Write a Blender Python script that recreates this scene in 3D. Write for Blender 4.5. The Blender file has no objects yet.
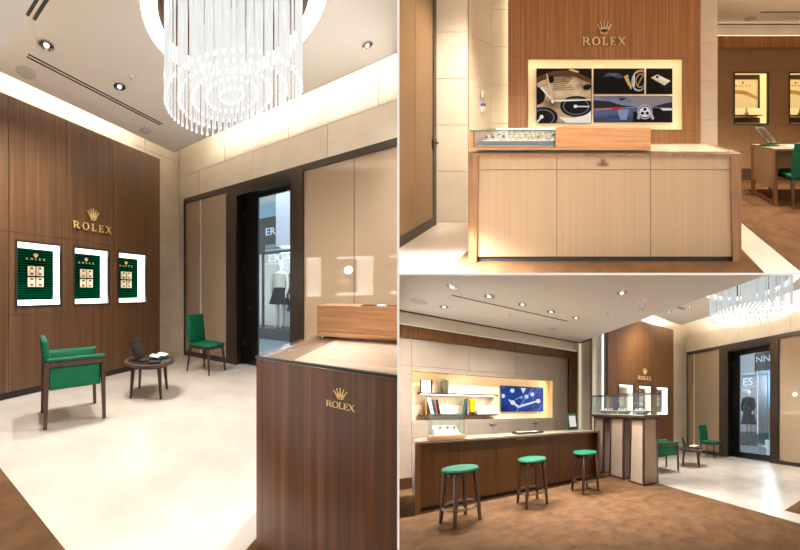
import bpy, bmesh, math, random
from mathutils import Vector, Matrix
random.seed(7)
S = bpy.context.scene
COL = S.collection
PI = math.pi

# ------------------------------------------------------------------ camera, world, exposure
FPX, PX, PY, CAMZ = 600.0, 398.3, 274.0, 4.0
cd = bpy.data.cameras.new('camera'); cam = bpy.data.objects.new('camera', cd); COL.objects.link(cam)
cam.location = (0, 0, CAMZ); cam.rotation_euler = (PI / 2, 0, 0)
cd.sensor_width = 36; cd.lens = 36 * FPX / 800; cd.clip_start = .05; cd.clip_end = 200
cd.shift_x = (400 - PX) / 800; cd.shift_y = (PY - 275) / 800
S.camera = cam
w = bpy.data.worlds.new('world'); S.world = w; w.use_nodes = True
bg = w.node_tree.nodes['Background']
bg.inputs[0].default_value = (1.0, .97, .93, 1); bg.inputs[1].default_value = 1.05
S.view_settings.view_transform = 'Standard'; S.view_settings.look = 'None'
S.view_settings.gamma = 1; S.view_settings.use_curve_mapping = False
S.view_settings.exposure = 0.6
S.cycles.max_bounces = 8; S.cycles.transparent_max_bounces = 24
S.cycles.caustics_reflective = False; S.cycles.caustics_refractive = False
S.cycles.sample_clamp_indirect = 4.0

# light levels of the three rooms (W per recessed lamp, cove and niche brightness)
LIGHT = {'A': dict(spot=255, cove=70, chand=0, col=(1, .96, .90)),
         'B': dict(spot=120, cove=7, chand=1, col=(1, .87, .69)),
         'C': dict(spot=245, cove=480, chand=0, col=(1, .985, .955))}

# ------------------------------------------------------------------ rooms: metric plans joined into one sectioned building
T2 = .0042     # half thickness of the white partitions between the three rooms
class Room:
    """A room surveyed in metres: a runs along its panelled wall, b away from it, h up.  Each of the three rooms
    leads off from the viewing point along its own axis (oblique plan and raked floor)."""
    def __init__(s, key, px, py, f, hc, vr=None, clips=()):
        s.key, s.px, s.py, s.f, s.hc, s.clips = key, px, py, f, hc, clips
        if vr is None: s.e1, s.e2 = (1., 0.), (0., 1.)
        else:
            x = (vr - px) / f; n = math.hypot(x, 1)
            s.e1 = (x / n, 1 / n); s.e2 = (-1 / n, x / n)
    def W(s, p):
        a, b, h = p
        x = a * s.e1[0] + b * s.e2[0]; z = a * s.e1[1] + b * s.e2[1]
        return Vector((x + (s.px - PX) / s.f * z, FPX / s.f * z, (h - s.hc) - (s.py - PY) / s.f * z + CAMZ))
XN, XP = ((-T2, 0, CAMZ), (1, 0, 0)), ((T2, 0, CAMZ), (-1, 0, 0))
ZN, ZP = ((0, 0, CAMZ - T2), (0, 0, 1)), ((0, 0, CAMZ + T2), (0, 0, -1))
RA = Room('A', 200, 292, 305, 1.35, 474, (XN,))
RB = Room('B', 611, 115, 250, 1.35, None, (XP, ZP))
RC = Room('C', 600, 409, 265, 1.45, 945, (XP, ZN))

# ------------------------------------------------------------------ materials
def lin(c):
    f = lambda v: v / 12.92 if v <= .04045 else ((v + .055) / 1.055) ** 2.4
    return tuple(f(v / 255) for v in c) + (1,)
MATS = {}
def mat(name, rgb=(200, 200, 200), rough=.5, metal=0., emit=0., ecol=None, spec=.5, coat=0., build=None):
    if name in MATS: return MATS[name]
    m = bpy.data.materials.new(name); m.use_nodes = True
    nt = m.node_tree; p = nt.nodes['Principled BSDF']
    p.inputs['Base Color'].default_value = lin(rgb); p.inputs['Roughness'].default_value = rough
    p.inputs['Metallic'].default_value = metal; p.inputs['Specular IOR Level'].default_value = spec
    p.inputs['Coat Weight'].default_value = coat
    if emit:
        p.inputs['Emission Color'].default_value = lin(ecol or rgb); p.inputs['Emission Strength'].default_value = emit
    if build: build(nt, p)
    MATS[name] = m; return m
def coords(nt, scale):
    a = nt.nodes.new('ShaderNodeAttribute'); a.attribute_name = 'rest'
    v = nt.nodes.new('ShaderNodeMapping'); v.inputs['Scale'].default_value = scale
    nt.links.new(a.outputs['Vector'], v.inputs['Vector']); return v.outputs['Vector']
def ramp(nt, fac, stops):
    r = nt.nodes.new('ShaderNodeValToRGB'); e = r.color_ramp.elements
    e[0].position, e[0].color = stops[0][0], lin(stops[0][1]); e[1].position, e[1].color = stops[-1][0], lin(stops[-1][1])
    for q, c in stops[1:-1]:
        n = e.new(q); n.color = lin(c)
    nt.links.new(fac, r.inputs[0]); return r.outputs[0]
def noise(nt, vec, scale=1., detail=3., rough=.6):
    n = nt.nodes.new('ShaderNodeTexNoise'); n.inputs['Scale'].default_value = scale
    n.inputs['Detail'].default_value = detail; n.inputs['Roughness'].default_value = rough
    nt.links.new(vec, n.inputs['Vector']); return n.outputs['Fac']
def grain(dark, mid, light, scale):
    def b(nt, p):
        f1 = noise(nt, coords(nt, scale), 1, 4, .65)
        nt.links.new(ramp(nt, f1, [(.3, dark), (.5, mid), (.7, light)]), p.inputs['Base Color'])
    return b
def mottle(c1, c2, scale, p=None, bump=0.):
    def b(nt, p):
        f = noise(nt, coords(nt, (1, 1, 1)), scale, 5, .6)
        nt.links.new(ramp(nt, f, [(.32, c1), (.68, c2)]), p.inputs['Base Color'])
        if bump:
            k = nt.nodes.new('ShaderNodeBump'); k.inputs['Strength'].default_value = bump; k.inputs['Distance'].default_value = .01
            nt.links.new(noise(nt, coords(nt, (1, 1, 1)), 160, 2), k.inputs['Height']); nt.links.new(k.outputs[0], p.inputs['Normal'])
    return b
V = (38, 38, .5)
M_WOOD = mat('walnut_panel', rough=.42, build=grain((64, 42, 25), (87, 59, 37), (106, 75, 49), V))
M_WOODB = mat('walnut_panel_amber', rough=.45, build=grain((136, 92, 56), (162, 113, 70), (186, 136, 90), V))
M_WOODC = mat('walnut_panel_bar', rough=.42, build=grain((60, 33, 12), (88, 53, 20), (108, 69, 30), V))
M_WOODH = mat('walnut_oiled', rough=.4, build=grain((146, 98, 58), (166, 116, 72), (182, 132, 88), (3, 3, 60)))
M_LEG = mat('walnut_dark', rough=.4, build=grain((50, 28, 18), (64, 38, 25), (78, 48, 32), (40, 40, 1)))
M_FRAMEW = mat('walnut_frame', rough=.4, build=grain((94, 60, 33), (114, 76, 43), (132, 92, 55), (30, 30, 2)))
M_SEAM = mat('seam_dark', (40, 28, 20), .8)
M_MARBLE = mat('cream_marble', rough=.24, build=mottle((208, 197, 184), (224, 215, 204), 2.2))
M_CARPET = mat('brown_carpet', rough=1, spec=.1, build=mottle((88, 62, 40), (114, 83, 56), 5, bump=.5))
M_STONE = mat('cream_stone', rough=.45, build=mottle((222, 208, 188), (234, 222, 204), 2.5))
M_JOINT = mat('stone_joint', (168, 146, 118), .9)
M_CEIL = mat('ceiling_paint', (250, 244, 236), .85)
M_CEILG = mat('ceiling_paint_grey', (234, 232, 230), .85)
M_WHITE = mat('white_paint', (240, 238, 234), .7)
M_TAUPE = mat('taupe_panel', rough=.55, build=mottle((142, 126, 110), (152, 135, 118), 3))
M_TAUPEB = mat('counter_laminate', rough=.5, build=grain((140, 114, 87), (145, 119, 91), (151, 124, 96), (40, 40, .4)))
M_TAUPEW = mat('taupe_panel_warm', rough=.55, build=mottle((148, 114, 80), (158, 123, 88), 3))
M_TAUPED = mat('taupe_fabric', rough=.8, build=mottle((150, 130, 110), (161, 140, 119), 8))
M_GREEN = mat('green_leather', rough=.65, spec=.25, build=mottle((0, 84, 56), (2, 96, 66), 6))
M_GREENF = mat('green_plastic', (20, 88, 62), .4)
M_BRONZE = mat('bronze_frame', (52, 43, 36), .38, .3)
M_BLACK = mat('black_gloss', (18, 17, 17), .3)
M_BLACKM = mat('black_matt', (24, 22, 21), .7)
M_GOLD = mat('gold_metal', (236, 200, 134), .35, .25)
M_CHROME = mat('chrome', (210, 210, 212), .15, 1.)
M_GREYM = mat('grey_grille', (212, 210, 205), .7)
M_GREYD = mat('grey_slot', (112, 112, 114), .8)
M_DARKSLOT = mat('dark_slot', (62, 56, 50), .8)
M_CREAM = mat('cream_leather', (236, 220, 196), .6)
M_PAPER = mat('white_paper', (238, 237, 235), .6)
M_TEAL = mat('teal_cover', (20, 92, 96), .5)
M_RED = mat('red_cover', (196, 50, 60), .5)
M_YGLASS = mat('yellow_glass', (200, 178, 20), .1, coat=.6)
M_SMOKE = mat('smoky_vase', (84, 86, 64), .2, coat=.5)
M_GREYT = mat('grey_tray', (150, 142, 134), .35, .4)
M_LILAC = mat('lilac_wall', (190, 192, 204), .6)
M_BLUEW = mat('pale_blue_wall', (168, 206, 228), .6)
M_MALLF = mat('mall_floor', (196, 214, 224), .12)
M_SKIN = mat('mannequin_skin', (226, 216, 206), .5)
M_DRESS = mat('black_dress', (22, 26, 34), .8)
M_JACKET = mat('cream_jacket', (226, 218, 204), .8)
M_LEAF = mat('green_leaf', (60, 130, 50), .6)
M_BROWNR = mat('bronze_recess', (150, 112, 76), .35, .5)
M_LBLUE = mat('blue_sticker', (90, 90, 180), .5)
def emis(name, rgb, s): return mat(name, (3, 3, 3), .5, emit=s, ecol=rgb, spec=.1)
def green_wave(nt, p):
    wv = nt.nodes.new('ShaderNodeTexWave'); wv.wave_type = 'BANDS'; wv.bands_direction = 'Z'
    wv.inputs['Scale'].default_value = 9; wv.inputs['Distortion'].default_value = 3.5; wv.inputs['Detail Scale'].default_value = .8
    nt.links.new(coords(nt, (.5, .5, 1)), wv.inputs['Vector'])
    nt.links.new(ramp(nt, wv.outputs['Fac'], [(.35, (0, 13, 9)), (.85, (0, 38, 24)), (1, (0, 80, 50))]), p.inputs['Base Color'])
M_WAVE = mat('green_wave_panel', rough=.8, spec=.0, build=green_wave)
def glassy(name, tint, fac, body, gloss=.08, rough=.03, emit=0):
    """a pane: part clear, part body colour, with a mirror-like sheen"""
    if name in MATS: return MATS[name]
    m = bpy.data.materials.new(name); m.use_nodes = True; nt = m.node_tree; nt.nodes.clear()
    N = nt.nodes.new; L = nt.links.new
    o = N('ShaderNodeOutputMaterial'); t = N('ShaderNodeBsdfTransparent'); t.inputs[0].default_value = lin(tint)
    d = N('ShaderNodeBsdfDiffuse'); d.inputs[0].default_value = lin(body)
    g = N('ShaderNodeBsdfGlossy'); g.inputs['Roughness'].default_value = rough
    m1 = N('ShaderNodeMixShader'); m1.inputs[0].default_value = fac; L(t.outputs[0], m1.inputs[1]); L(d.outputs[0], m1.inputs[2])
    last = m1
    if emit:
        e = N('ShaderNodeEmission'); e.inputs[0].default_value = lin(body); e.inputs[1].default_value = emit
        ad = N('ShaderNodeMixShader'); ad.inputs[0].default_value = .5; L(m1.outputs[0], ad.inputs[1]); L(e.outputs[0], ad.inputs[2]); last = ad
    m2 = N('ShaderNodeMixShader'); m2.inputs[0].default_value = gloss; L(last.outputs[0], m2.inputs[1]); L(g.outputs[0], m2.inputs[2])
    L(m2.outputs[0], o.inputs[0]); MATS[name] = m; return m
M_GLASS = glassy('clear_glass', (250, 253, 252), .02, (220, 230, 230), .09)
M_GEDGE = mat('glass_edge', (46, 96, 84), .2)
M_GTOP = glassy('glass_top', (250, 248, 245), .06, (206, 186, 168), .10)
M_SMOKEG = glassy('bronze_film_glass', (196, 170, 140), .80, (186, 162, 136), .15, .03)
M_SMOKEB = glassy('bronze_film_glass_amber', (190, 158, 120), .85, (150, 122, 92), .06, .08)
M_DOORG = glassy('door_glass', (236, 244, 248), .02, (200, 220, 230), .06)
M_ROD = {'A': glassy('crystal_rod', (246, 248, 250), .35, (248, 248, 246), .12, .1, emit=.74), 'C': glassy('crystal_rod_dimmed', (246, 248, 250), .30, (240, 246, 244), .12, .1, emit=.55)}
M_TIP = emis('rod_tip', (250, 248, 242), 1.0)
M_TABG = mat('dark_table_glass', (60, 52, 50), .08, coat=.5)

# ------------------------------------------------------------------ mesh builder
class MB:
    def __init__(s, room, org=(0, 0, 0), yaw=0.):
        s.room, s.org, s.yaw = room, Vector(org), yaw
        s.bm = bmesh.new(); s.mi = 0; s.c, s.s = math.cos(yaw), math.sin(yaw)
    def _fin(s, verts, bev=0, seg=2, smooth=True):
        faces = {f for v in verts for f in v.link_faces}
        for f in faces: f.material_index = s.mi
        if bev:
            es = list({e for v in verts for e in v.link_edges})
            r = bmesh.ops.bevel(s.bm, geom=es, offset=bev, segments=seg, profile=.5, affect='EDGES')
            for f in r['faces']: f.material_index = s.mi
    def hexa(s, lo, hi, bev=0, seg=2):
        """8 corners: lo = 4 points ccw seen from above, hi = 4 above"""
        v = [s.bm.verts.new(p) for p in list(lo) + list(hi)]
        for q in ((3, 2, 1, 0), (4, 5, 6, 7), (0, 1, 5, 4), (1, 2, 6, 5), (2, 3, 7, 6), (3, 0, 4, 7)): s.bm.faces.new([v[i] for i in q])
        s._fin(v, bev, seg); return s
    def box(s, x0, x1, y0, y1, z0, z1, bev=0, seg=2):
        f = lambda z: [(x0, y0, z), (x1, y0, z), (x1, y1, z), (x0, y1, z)]
        return s.hexa(f(z0), f(z1), bev, seg)
    def leg(s, p0, p1, w0, w1, bev=.003):
        """tapered square post from p0 (foot) to p1"""
        f = lambda p, w: [(p[0] - w, p[1] - w, p[2]), (p[0] + w, p[1] - w, p[2]), (p[0] + w, p[1] + w, p[2]), (p[0] - w, p[1] + w, p[2])]
        return s.hexa(f(p0, w0 / 2), f(p1, w1 / 2), bev, 1)
    def lathe(s, prof, n=20, c=(0, 0), sx=1., sy=1., caps=True):
        rings = []
        for r, z in prof:
            rings.append([s.bm.verts.new((c[0] + sx * r * math.cos(2 * PI * i / n), c[1] + sy * r * math.sin(2 * PI * i / n), z)) for i in range(n)])
        for k in range(len(rings) - 1):
            for i in range(n):
                s.bm.faces.new((rings[k][i], rings[k][(i + 1) % n], rings[k + 1][(i + 1) % n], rings[k + 1][i]))
        if caps: s.bm.faces.new(rings[0][::-1]); s.bm.faces.new(rings[-1])
        s._fin([v for r in rings for v in r]); return s
    def ring(s, R, r, z, n=32, m=8, c=(0, 0)):
        vs = [[s.bm.verts.new((c[0] + (R + r * math.cos(2 * PI * j / m)) * math.cos(2 * PI * i / n), c[1] + (R + r * math.cos(2 * PI * j / m)) * math.sin(2 * PI * i / n), z + r * math.sin(2 * PI * j / m))) for j in range(m)] for i in range(n)]
        for i in range(n):
            for j in range(m): s.bm.faces.new((vs[i][j], vs[(i + 1) % n][j], vs[(i + 1) % n][(j + 1) % m], vs[i][(j + 1) % m]))
        s._fin([v for r in vs for v in r]); return s
    def tube(s, pts, r, n=8):
        pts = [Vector(p) for p in pts]; rings = []
        for k, p in enumerate(pts):
            d = (pts[min(k + 1, len(pts) - 1)] - pts[max(k - 1, 0)]).normalized()
            u = d.cross(Vector((0, 0, 1)) if abs(d.z) < .9 else Vector((1, 0, 0))).normalized(); q = d.cross(u)
            rr = r[k] if isinstance(r, (list, tuple)) else r
            rings.append([s.bm.verts.new(p + rr * (math.cos(2 * PI * i / n) * u + math.sin(2 * PI * i / n) * q)) for i in range(n)])
        for k in range(len(rings) - 1):
            for i in range(n): s.bm.faces.new((rings[k][i], rings[k][(i + 1) % n], rings[k + 1][(i + 1) % n], rings[k + 1][i]))
        s.bm.faces.new(rings[0][::-1]); s.bm.faces.new(rings[-1])
        s._fin([v for r in rings for v in r]); return s
    def prism(s, poly, y0, y1, plane='xz'):
        """polygon in local x-z (or x-y) given depth along the other axis"""
        f = (lambda u, v, d: (u, d, v)) if plane == 'xz' else (lambda u, v, d: (u, v, d)) if plane == 'xy' else (lambda u, v, d: (d, u, v))
        a = [s.bm.verts.new(f(u, v, y0)) for u, v in poly]; b = [s.bm.verts.new(f(u, v, y1)) for u, v in poly]
        n = len(poly); s.bm.faces.new(a); s.bm.faces.new(b[::-1])
        for i in range(n): s.bm.faces.new((a[i], b[i], b[(i + 1) % n], a[(i + 1) % n]))
        s._fin(a + b); return s
    def disc(s, cx, cz, rx, rz, y0, y1, n=20, rot=0.):
        return s.prism([(cx + rx * math.cos(2 * PI * i / n) * math.cos(rot) - rz * math.sin(2 * PI * i / n) * math.sin(rot),
                         cz + rx * math.cos(2 * PI * i / n) * math.sin(rot) + rz * math.sin(2 * PI * i / n) * math.cos(rot)) for i in range(n)], y0, y1)
    def bar(s, x0, z0, x1, z1, w0, w1, y0, y1):
        d = Vector((x1 - x0, z1 - z0)).normalized(); q = Vector((-d.y, d.x))
        return s.prism([(x0 - q.x * w0 / 2, z0 - q.y * w0 / 2), (x1 - q.x * w1 / 2, z1 - q.y * w1 / 2), (x1 + q.x * w1 / 2, z1 + q.y * w1 / 2), (x0 + q.x * w0 / 2, z0 + q.y * w0 / 2)], y0, y1)
    def annulus(s, cx, cz, rx, rz, ix, iz, y0, y1, a0=0., a1=2 * PI, n=24):
        closed = abs(a1 - a0 - 2 * PI) < 1e-6
        k = n if closed else n + 1
        P = [a0 + (a1 - a0) * i / n for i in range(k)]
        q = [[s.bm.verts.new((cx + R * math.cos(t), y, cz + Z * math.sin(t))) for R, Z, y in ((rx, rz, y0), (ix, iz, y0), (ix, iz, y1), (rx, rz, y1))] for t in P]
        for i in range(n):
            A, B = q[i], q[(i + 1) % k]
            for j in range(4): s.bm.faces.new((A[j], B[j], B[(j + 1) % 4], A[(j + 1) % 4]))
        if not closed: s.bm.faces.new(q[0]); s.bm.faces.new(q[-1][::-1])
        s._fin([v for r in q for v in r]); return s
    def sheet(s, fn, nu, nv, th=.004):
        """thin solid sheet from fn(u,v) -> local point, thickness th upward"""
        def grid(o): return [[s.bm.verts.new(Vector(fn(i / nu, j / nv)) + Vector((0, 0, o))) for j in range(nv + 1)] for i in range(nu + 1)]
        A, B = grid(0), grid(th)
        for i in range(nu):
            for j in range(nv):
                s.bm.faces.new((A[i][j], A[i][j + 1], A[i + 1][j + 1], A[i + 1][j])); s.bm.faces.new((B[i][j], B[i + 1][j], B[i + 1][j + 1], B[i][j + 1]))
        bd = [(i, 0) for i in range(nu)] + [(nu, j) for j in range(nv)] + [(i, nv) for i in range(nu, 0, -1)] + [(0, j) for j in range(nv, 0, -1)]
        for k in range(len(bd)):
            (i, j), (p, q) = bd[k], bd[(k + 1) % len(bd)]
            s.bm.faces.new((A[i][j], A[p][q], B[p][q], B[i][j]))
        s._fin([v for r in A + B for v in r]); return s
    def text(s, string, size, x, z, y0, th=.006, mirror=False, align='LEFT'):
        c = bpy.data.curves.new('t', 'FONT'); c.body = string; c.size = size; c.extrude = th / 2; c.resolution_u = 3; c.align_x = align
        o = bpy.data.objects.new('t', c); COL.objects.link(o)
        me = o.to_mesh(depsgraph=bpy.context.evaluated_depsgraph_get())
        vs = [s.bm.verts.new((x + (-v.co.x if mirror else v.co.x), y0 - v.co.z, z + v.co.y)) for v in me.vertices]
        for p in me.polygons:
            try: s.bm.faces.new([vs[i] for i in (list(p.vertices)[::-1] if mirror else p.vertices)])
            except ValueError: pass
        o.to_mesh_clear(); bpy.data.objects.remove(o); bpy.data.curves.remove(c)
        s._fin(vs); return s
    def R(s, p):
        return Vector((s.org.x + s.c * p[0] - s.s * p[1], s.org.y + s.s * p[0] + s.c * p[1], s.org.z + p[2]))
    def build(s, name, mats, parent=None, flat=False, **props):
        bm = s.bm
        if not isinstance(mats, (list, tuple)): mats = [mats]
        bmesh.ops.recalc_face_normals(bm, faces=bm.faces[:])
        for f in bm.faces: f.smooth = not flat
        for e in bm.edges:
            e.smooth = len(e.link_faces) == 2 and e.calc_face_angle(4) < .65
        lay = bm.verts.layers.float_vector.new('rest')
        for v in bm.verts:
            p = s.R(v.co); v[lay] = p; v.co = s.room.W(p)
        for co, no in s.room.clips:
            d = [(v.co - Vector(co)).dot(Vector(no)) for v in bm.verts]
            if d and max(d) > 0:
                if min(d) >= 0: bm.free(); return None
                r = bmesh.ops.bisect_plane(bm, geom=bm.verts[:] + bm.edges[:] + bm.faces[:], plane_co=co, plane_no=no, clear_outer=True)
                ed = [e for e in r['geom_cut'] if isinstance(e, bmesh.types.BMEdge)]
                try: bmesh.ops.holes_fill(bm, edges=ed, sides=0)
                except Exception: pass
        if not bm.faces: bm.free(); return None
        if parent is not None: o0 = parent_world(parent)
        else:
            lo = min(v.co.z for v in bm.verts); cx = sum((v.co.x for v in bm.verts)) / len(bm.verts); cy = sum((v.co.y for v in bm.verts)) / len(bm.verts)
            o0 = Vector((cx, cy, lo))
        for v in bm.verts: v.co -= o0
        me = bpy.data.meshes.new(name); bm.to_mesh(me); bm.free()
        for m in mats: me.materials.append(m)
        o = bpy.data.objects.new(name, me); COL.objects.link(o)
        if parent is not None: o.parent = parent
        else: o.location = o0; WORLDPOS[o.name] = o0.copy()
        for k, v in props.items(): o[k] = v
        return o
WORLDPOS = {}
def parent_world(o): return WORLDPOS[o.name] if o.parent is None or o.name in WORLDPOS else parent_world(o.parent)
def thing(name, label, cat, room, org, group=None):
    o = bpy.data.objects.new(name, None); COL.objects.link(o); o.empty_display_size = .05
    p = room.W(org); o.location = p; WORLDPOS[o.name] = p.copy()
    o['label'] = label; o['category'] = cat
    if group: o['group'] = group
    return o
def solo(o, label, cat, group=None):
    if o is None: return None
    o['label'] = label; o['category'] = cat
    if group: o['group'] = group
    return o
def struct(o):
    if o is not None: o['kind'] = 'structure'
    return o
def prune():
    for o in list(COL.objects):
        if o.type == 'EMPTY' and not o.children: bpy.data.objects.remove(o)

# ------------------------------------------------------------------ white partitions between the three rooms
def raw_box(name, x0, x1, y0, y1, z0, z1, m):
    bm = bmesh.new(); r = bmesh.ops.create_cube(bm, size=1)
    for v in bm.verts: v.co = Vector((x0 + (v.co.x + .5) * (x1 - x0), y0 + (v.co.y + .5) * (y1 - y0), z0 + (v.co.z + .5) * (z1 - z0)))
    me = bpy.data.meshes.new(name); bm.to_mesh(me); bm.free(); me.materials.append(m)
    o = bpy.data.objects.new(name, me); COL.objects.link(o); o['kind'] = 'structure'
raw_box('wall_partition', -T2, T2, 2.25, 24, CAMZ - 9, CAMZ + 9, M_WHITE)
raw_box('floor_partition', T2, 14, 2.25, 30, CAMZ - T2, CAMZ + T2, M_WHITE)

# ------------------------------------------------------------------ lettering and crown emblem
def serif(mb, ch, x, z, h, y0, y1):
    """one serif capital with its lower corner at x,z; returns its width"""
    P = lambda pts: mb.prism([(x + u * h, z + v * h) for u, v in pts], y0, y1)
    B = lambda u0, u1, v0, v1: P([(u0, v0), (u1, v0), (u1, v1), (u0, v1)])
    if ch == 'R':
        B(.1, .26, 0, 1); B(0, .36, 0, .07); B(0, .12, .93, 1); B(.24, .45, .92, 1); B(.24, .45, .45, .53)
        mb.annulus(x + .44 * h, z + .725 * h, .34 * h, .275 * h, .17 * h, .2 * h, y0, y1, -PI / 2, PI / 2, 12)
        P([(.38, .5), (.56, .5), (.92, .05), (.98, 0), (.74, 0)]); return .95 * h
    if ch == 'O':
        mb.annulus(x + .5 * h, z + .5 * h, .5 * h, .53 * h, .32 * h, .46 * h, y0, y1); return 1.0 * h
    if ch == 'L':
        B(.1, .27, 0, 1); B(0, .38, .93, 1); B(0, .66, 0, .08); P([(.58, 0), (.7, 0), (.7, .28), (.64, .28)]); return .74 * h
    if ch == 'E':
        B(.1, .27, 0, 1); B(0, .64, .93, 1); B(0, .66, 0, .08); B(.25, .52, .47, .55); B(.49, .54, .38, .64)
        P([(.6, 1), (.6, .76), (.66, .76), (.66, 1)]); P([(.58, 0), (.7, 0), (.7, .26), (.64, .26)]); return .74 * h
    if ch == 'X':
        P([(.02, 1), (.24, 1), (.92, 0), (.7, 0)]); P([(.08, 0), (.17, 0), (.84, 1), (.74, 1)])
        B(0, .3, .94, 1); B(.64, .94, .94, 1); B(0, .28, 0, .06); B(.6, .98, 0, .06); return .98 * h
WORD = 'ROLEX'
def crown(mb, cx, z, wd, h, y0, y1):
    for k, (u, v) in enumerate(((-.5, .74), (-.27, .92), (0, 1), (.27, .92), (.5, .74))):
        mb.bar(cx + .40 * u * wd * .9, z + .16 * h, cx + u * wd, z + (v - .05) * h, wd * .15, wd * .045, y0, y1)
        mb.disc(cx + u * wd, z + (v - .05) * h, wd * .06, wd * .06, y0, y1, 10)
    mb.annulus(cx, z + .12 * h, wd * .27, .12 * h, wd * .17, .05 * h, y0, y1, n=20)
    mb.prism([(cx - .25 * wd, z + .17 * h), (cx + .25 * wd, z + .17 * h), (cx + .3 * wd, z + .36 * h), (cx - .3 * wd, z + .36 * h)], y0, y1)
def wordmark(room, parent, org, yaw, x0, x1, z, h, cz, cw, chh, m, y0=-.025, y1=-.003, one=False):
    """crown over five letters, either as parts of a sign or as one small emblem part"""
    unit = .95 + 1.0 + .74 + .74 + .98
    gap = ((x1 - x0) - unit * h) / 4
    x = x0
    for ch in WORD:
        mb = MB(room, org, yaw)
        x += serif(mb, ch, x, z, h, y0, y1) + gap
        mb.build('letter', m, parent)
    mb = MB(room, org, yaw)
    crown(mb, (x0 + x1) / 2, cz, cw, chh, y0, y1)
    return mb.build('crown', m, parent)

# ------------------------------------------------------------------ building blocks of the rooms
def grid_wall(room, name, org, yaw, us, vs, mats, th=.02, gap=.004, back=.05, skip=(), holes=()):
    """panelled wall: local x = along, z = up, y = into the wall.  holes = (u0,u1,v0,v1) cut out of the panels"""
    mb = MB(room, org, yaw)
    def cut(rects, h):
        out = []
        for a, b, c, d in rects:
            x0, x1, z0, z1 = max(a, h[0]), min(b, h[1]), max(c, h[2]), min(d, h[3])
            if x0 >= x1 or z0 >= z1: out.append((a, b, c, d)); continue
            out += [r for r in ((a, x0, c, d), (x1, b, c, d), (x0, x1, c, z0), (x0, x1, z1, d)) if r[1] - r[0] > 1e-4 and r[3] - r[2] > 1e-4]
        return out
    for i in range(len(us) - 1):
        for j in range(len(vs) - 1):
            if (i, j) in skip: continue
            rs = [(us[i] + gap / 2, us[i + 1] - gap / 2, vs[j] + gap / 2, vs[j + 1] - gap / 2)]
            for h in holes: rs = cut(rs, h)
            for r in rs: mb.box(r[0], r[1], 0, th, r[2], r[3])
    mb.mi = 1
    rs = [(us[0], us[-1], vs[0], vs[-1])]
    for i, j in skip: rs = cut(rs, (us[i], us[i + 1], vs[j], vs[j + 1]))
    for h in holes: rs = cut(rs, h)
    for r in rs: mb.box(r[0], r[1], th, back, r[2], r[3])
    return struct(mb.build(name, mats, flat=True))
def slab(room, name, a0, a1, b0, b1, h0, h1, m):
    return struct(MB(room).box(a0, a1, b0, b1, h0, h1).build(name, m, flat=True))
def lamp(room, pos, label, group, r=.07, tilt=0., spot=True, mats=None, power=1., cone=152):
    """recessed ceiling lamp: trim ring, dark cup and a lit bulb"""
    t = thing('ceiling_lamp', label, 'ceiling lamp', room, pos, group)
    MB(room, pos).lathe([(r, 0), (r, -.012), (r * .86, -.014), (r * .78, -.004)], 24, caps=False).build('trim_ring', M_CHROME if mats is None else mats, t)
    cup = MB(room, pos).lathe([(r * .8, -.004), (r * .62, -.006)], 20, caps=False).lathe([(r * .62, -.006), (.001, -.003)], 20, caps=False).build('cup', mat('lamp_cup', (96, 96, 98), .25, .8), t)
    MB(room, pos).lathe([(r * .4, -.005), (r * .36, -.02), (.001, -.026)], 16, caps=False).build('bulb', emis('lamp_bulb', (255, 246, 232), 1.1), cup)
    if spot:
        L = LIGHT[room.key]; ld = bpy.data.lights.new('spot', 'SPOT'); ld.energy = L['spot'] * power; ld.color = L['col']
        ld.spot_size = math.radians(cone); ld.spot_blend = .7; ld.shadow_soft_size = .06
        lo = bpy.data.objects.new('spot', ld); COL.objects.link(lo); lo.location = room.W((pos[0], pos[1], pos[2] - .05))
    return t
def vent(room, p0, p1, wd, label, n=2):
    """linear slot diffuser in a ceiling between two plan points"""
    a = Vector((p0[0], p0[1], 0)); b = Vector((p1[0], p1[1], 0)); L = (b - a).length; yaw = math.atan2(b.y - a.y, b.x - a.x)
    t = thing('ceiling_vent', label, 'air vent', room, p0)
    MB(room, p0, yaw).box(0, L, -wd / 2, wd / 2, -.004, .004).build('frame', M_CEIL, t)
    fr = t.children[0]
    for k in range(n):
        y = -wd / 2 + wd * (k + .5) / n
        MB(room, p0, yaw).box(.01, L - .01, y - wd * (.26 if n > 1 else .42) / n, y + wd * (.26 if n > 1 else .42) / n, -.006, -.002).build('slot', M_DARKSLOT if n > 1 else M_GREYD, fr)
def speaker(room, p, label, group, r=.11):
    t = thing('ceiling_speaker', label, 'ceiling speaker', room, p, group)
    MB(room, p).lathe([(r, .002), (r, -.006), (r * .93, -.008)], 28, caps=False).build('rim', M_GREYM, t)
    MB(room, p).lathe([(r * .94, -.006), (.001, -.009)], 28, caps=False).build('grille', M_GREYM, t)
def detector(room, p, label, r=.045):
    t = thing('smoke_detector', label, 'smoke detector', room, p)
    MB(room, p).lathe([(r, .001), (r, -.015), (r * .7, -.02)], 20).build('base', M_WHITE, t)
    MB(room, p).lathe([(r * .62, -.02), (r * .5, -.04), (.001, -.042)], 20, caps=False).build('sensor', M_GREYM, t)
def cove(room, name, org, yaw, L, label, s=1., up=True):
    k = LIGHT[room.key]
    solo(MB(room, org, yaw).box(0, L, 0, .03, 0, .02).build(name, emis('cove_led_' + room.key, (255, 246, 230) if room.key != 'B' else (255, 222, 170), k['cove'])), label, 'light strip')

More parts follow.
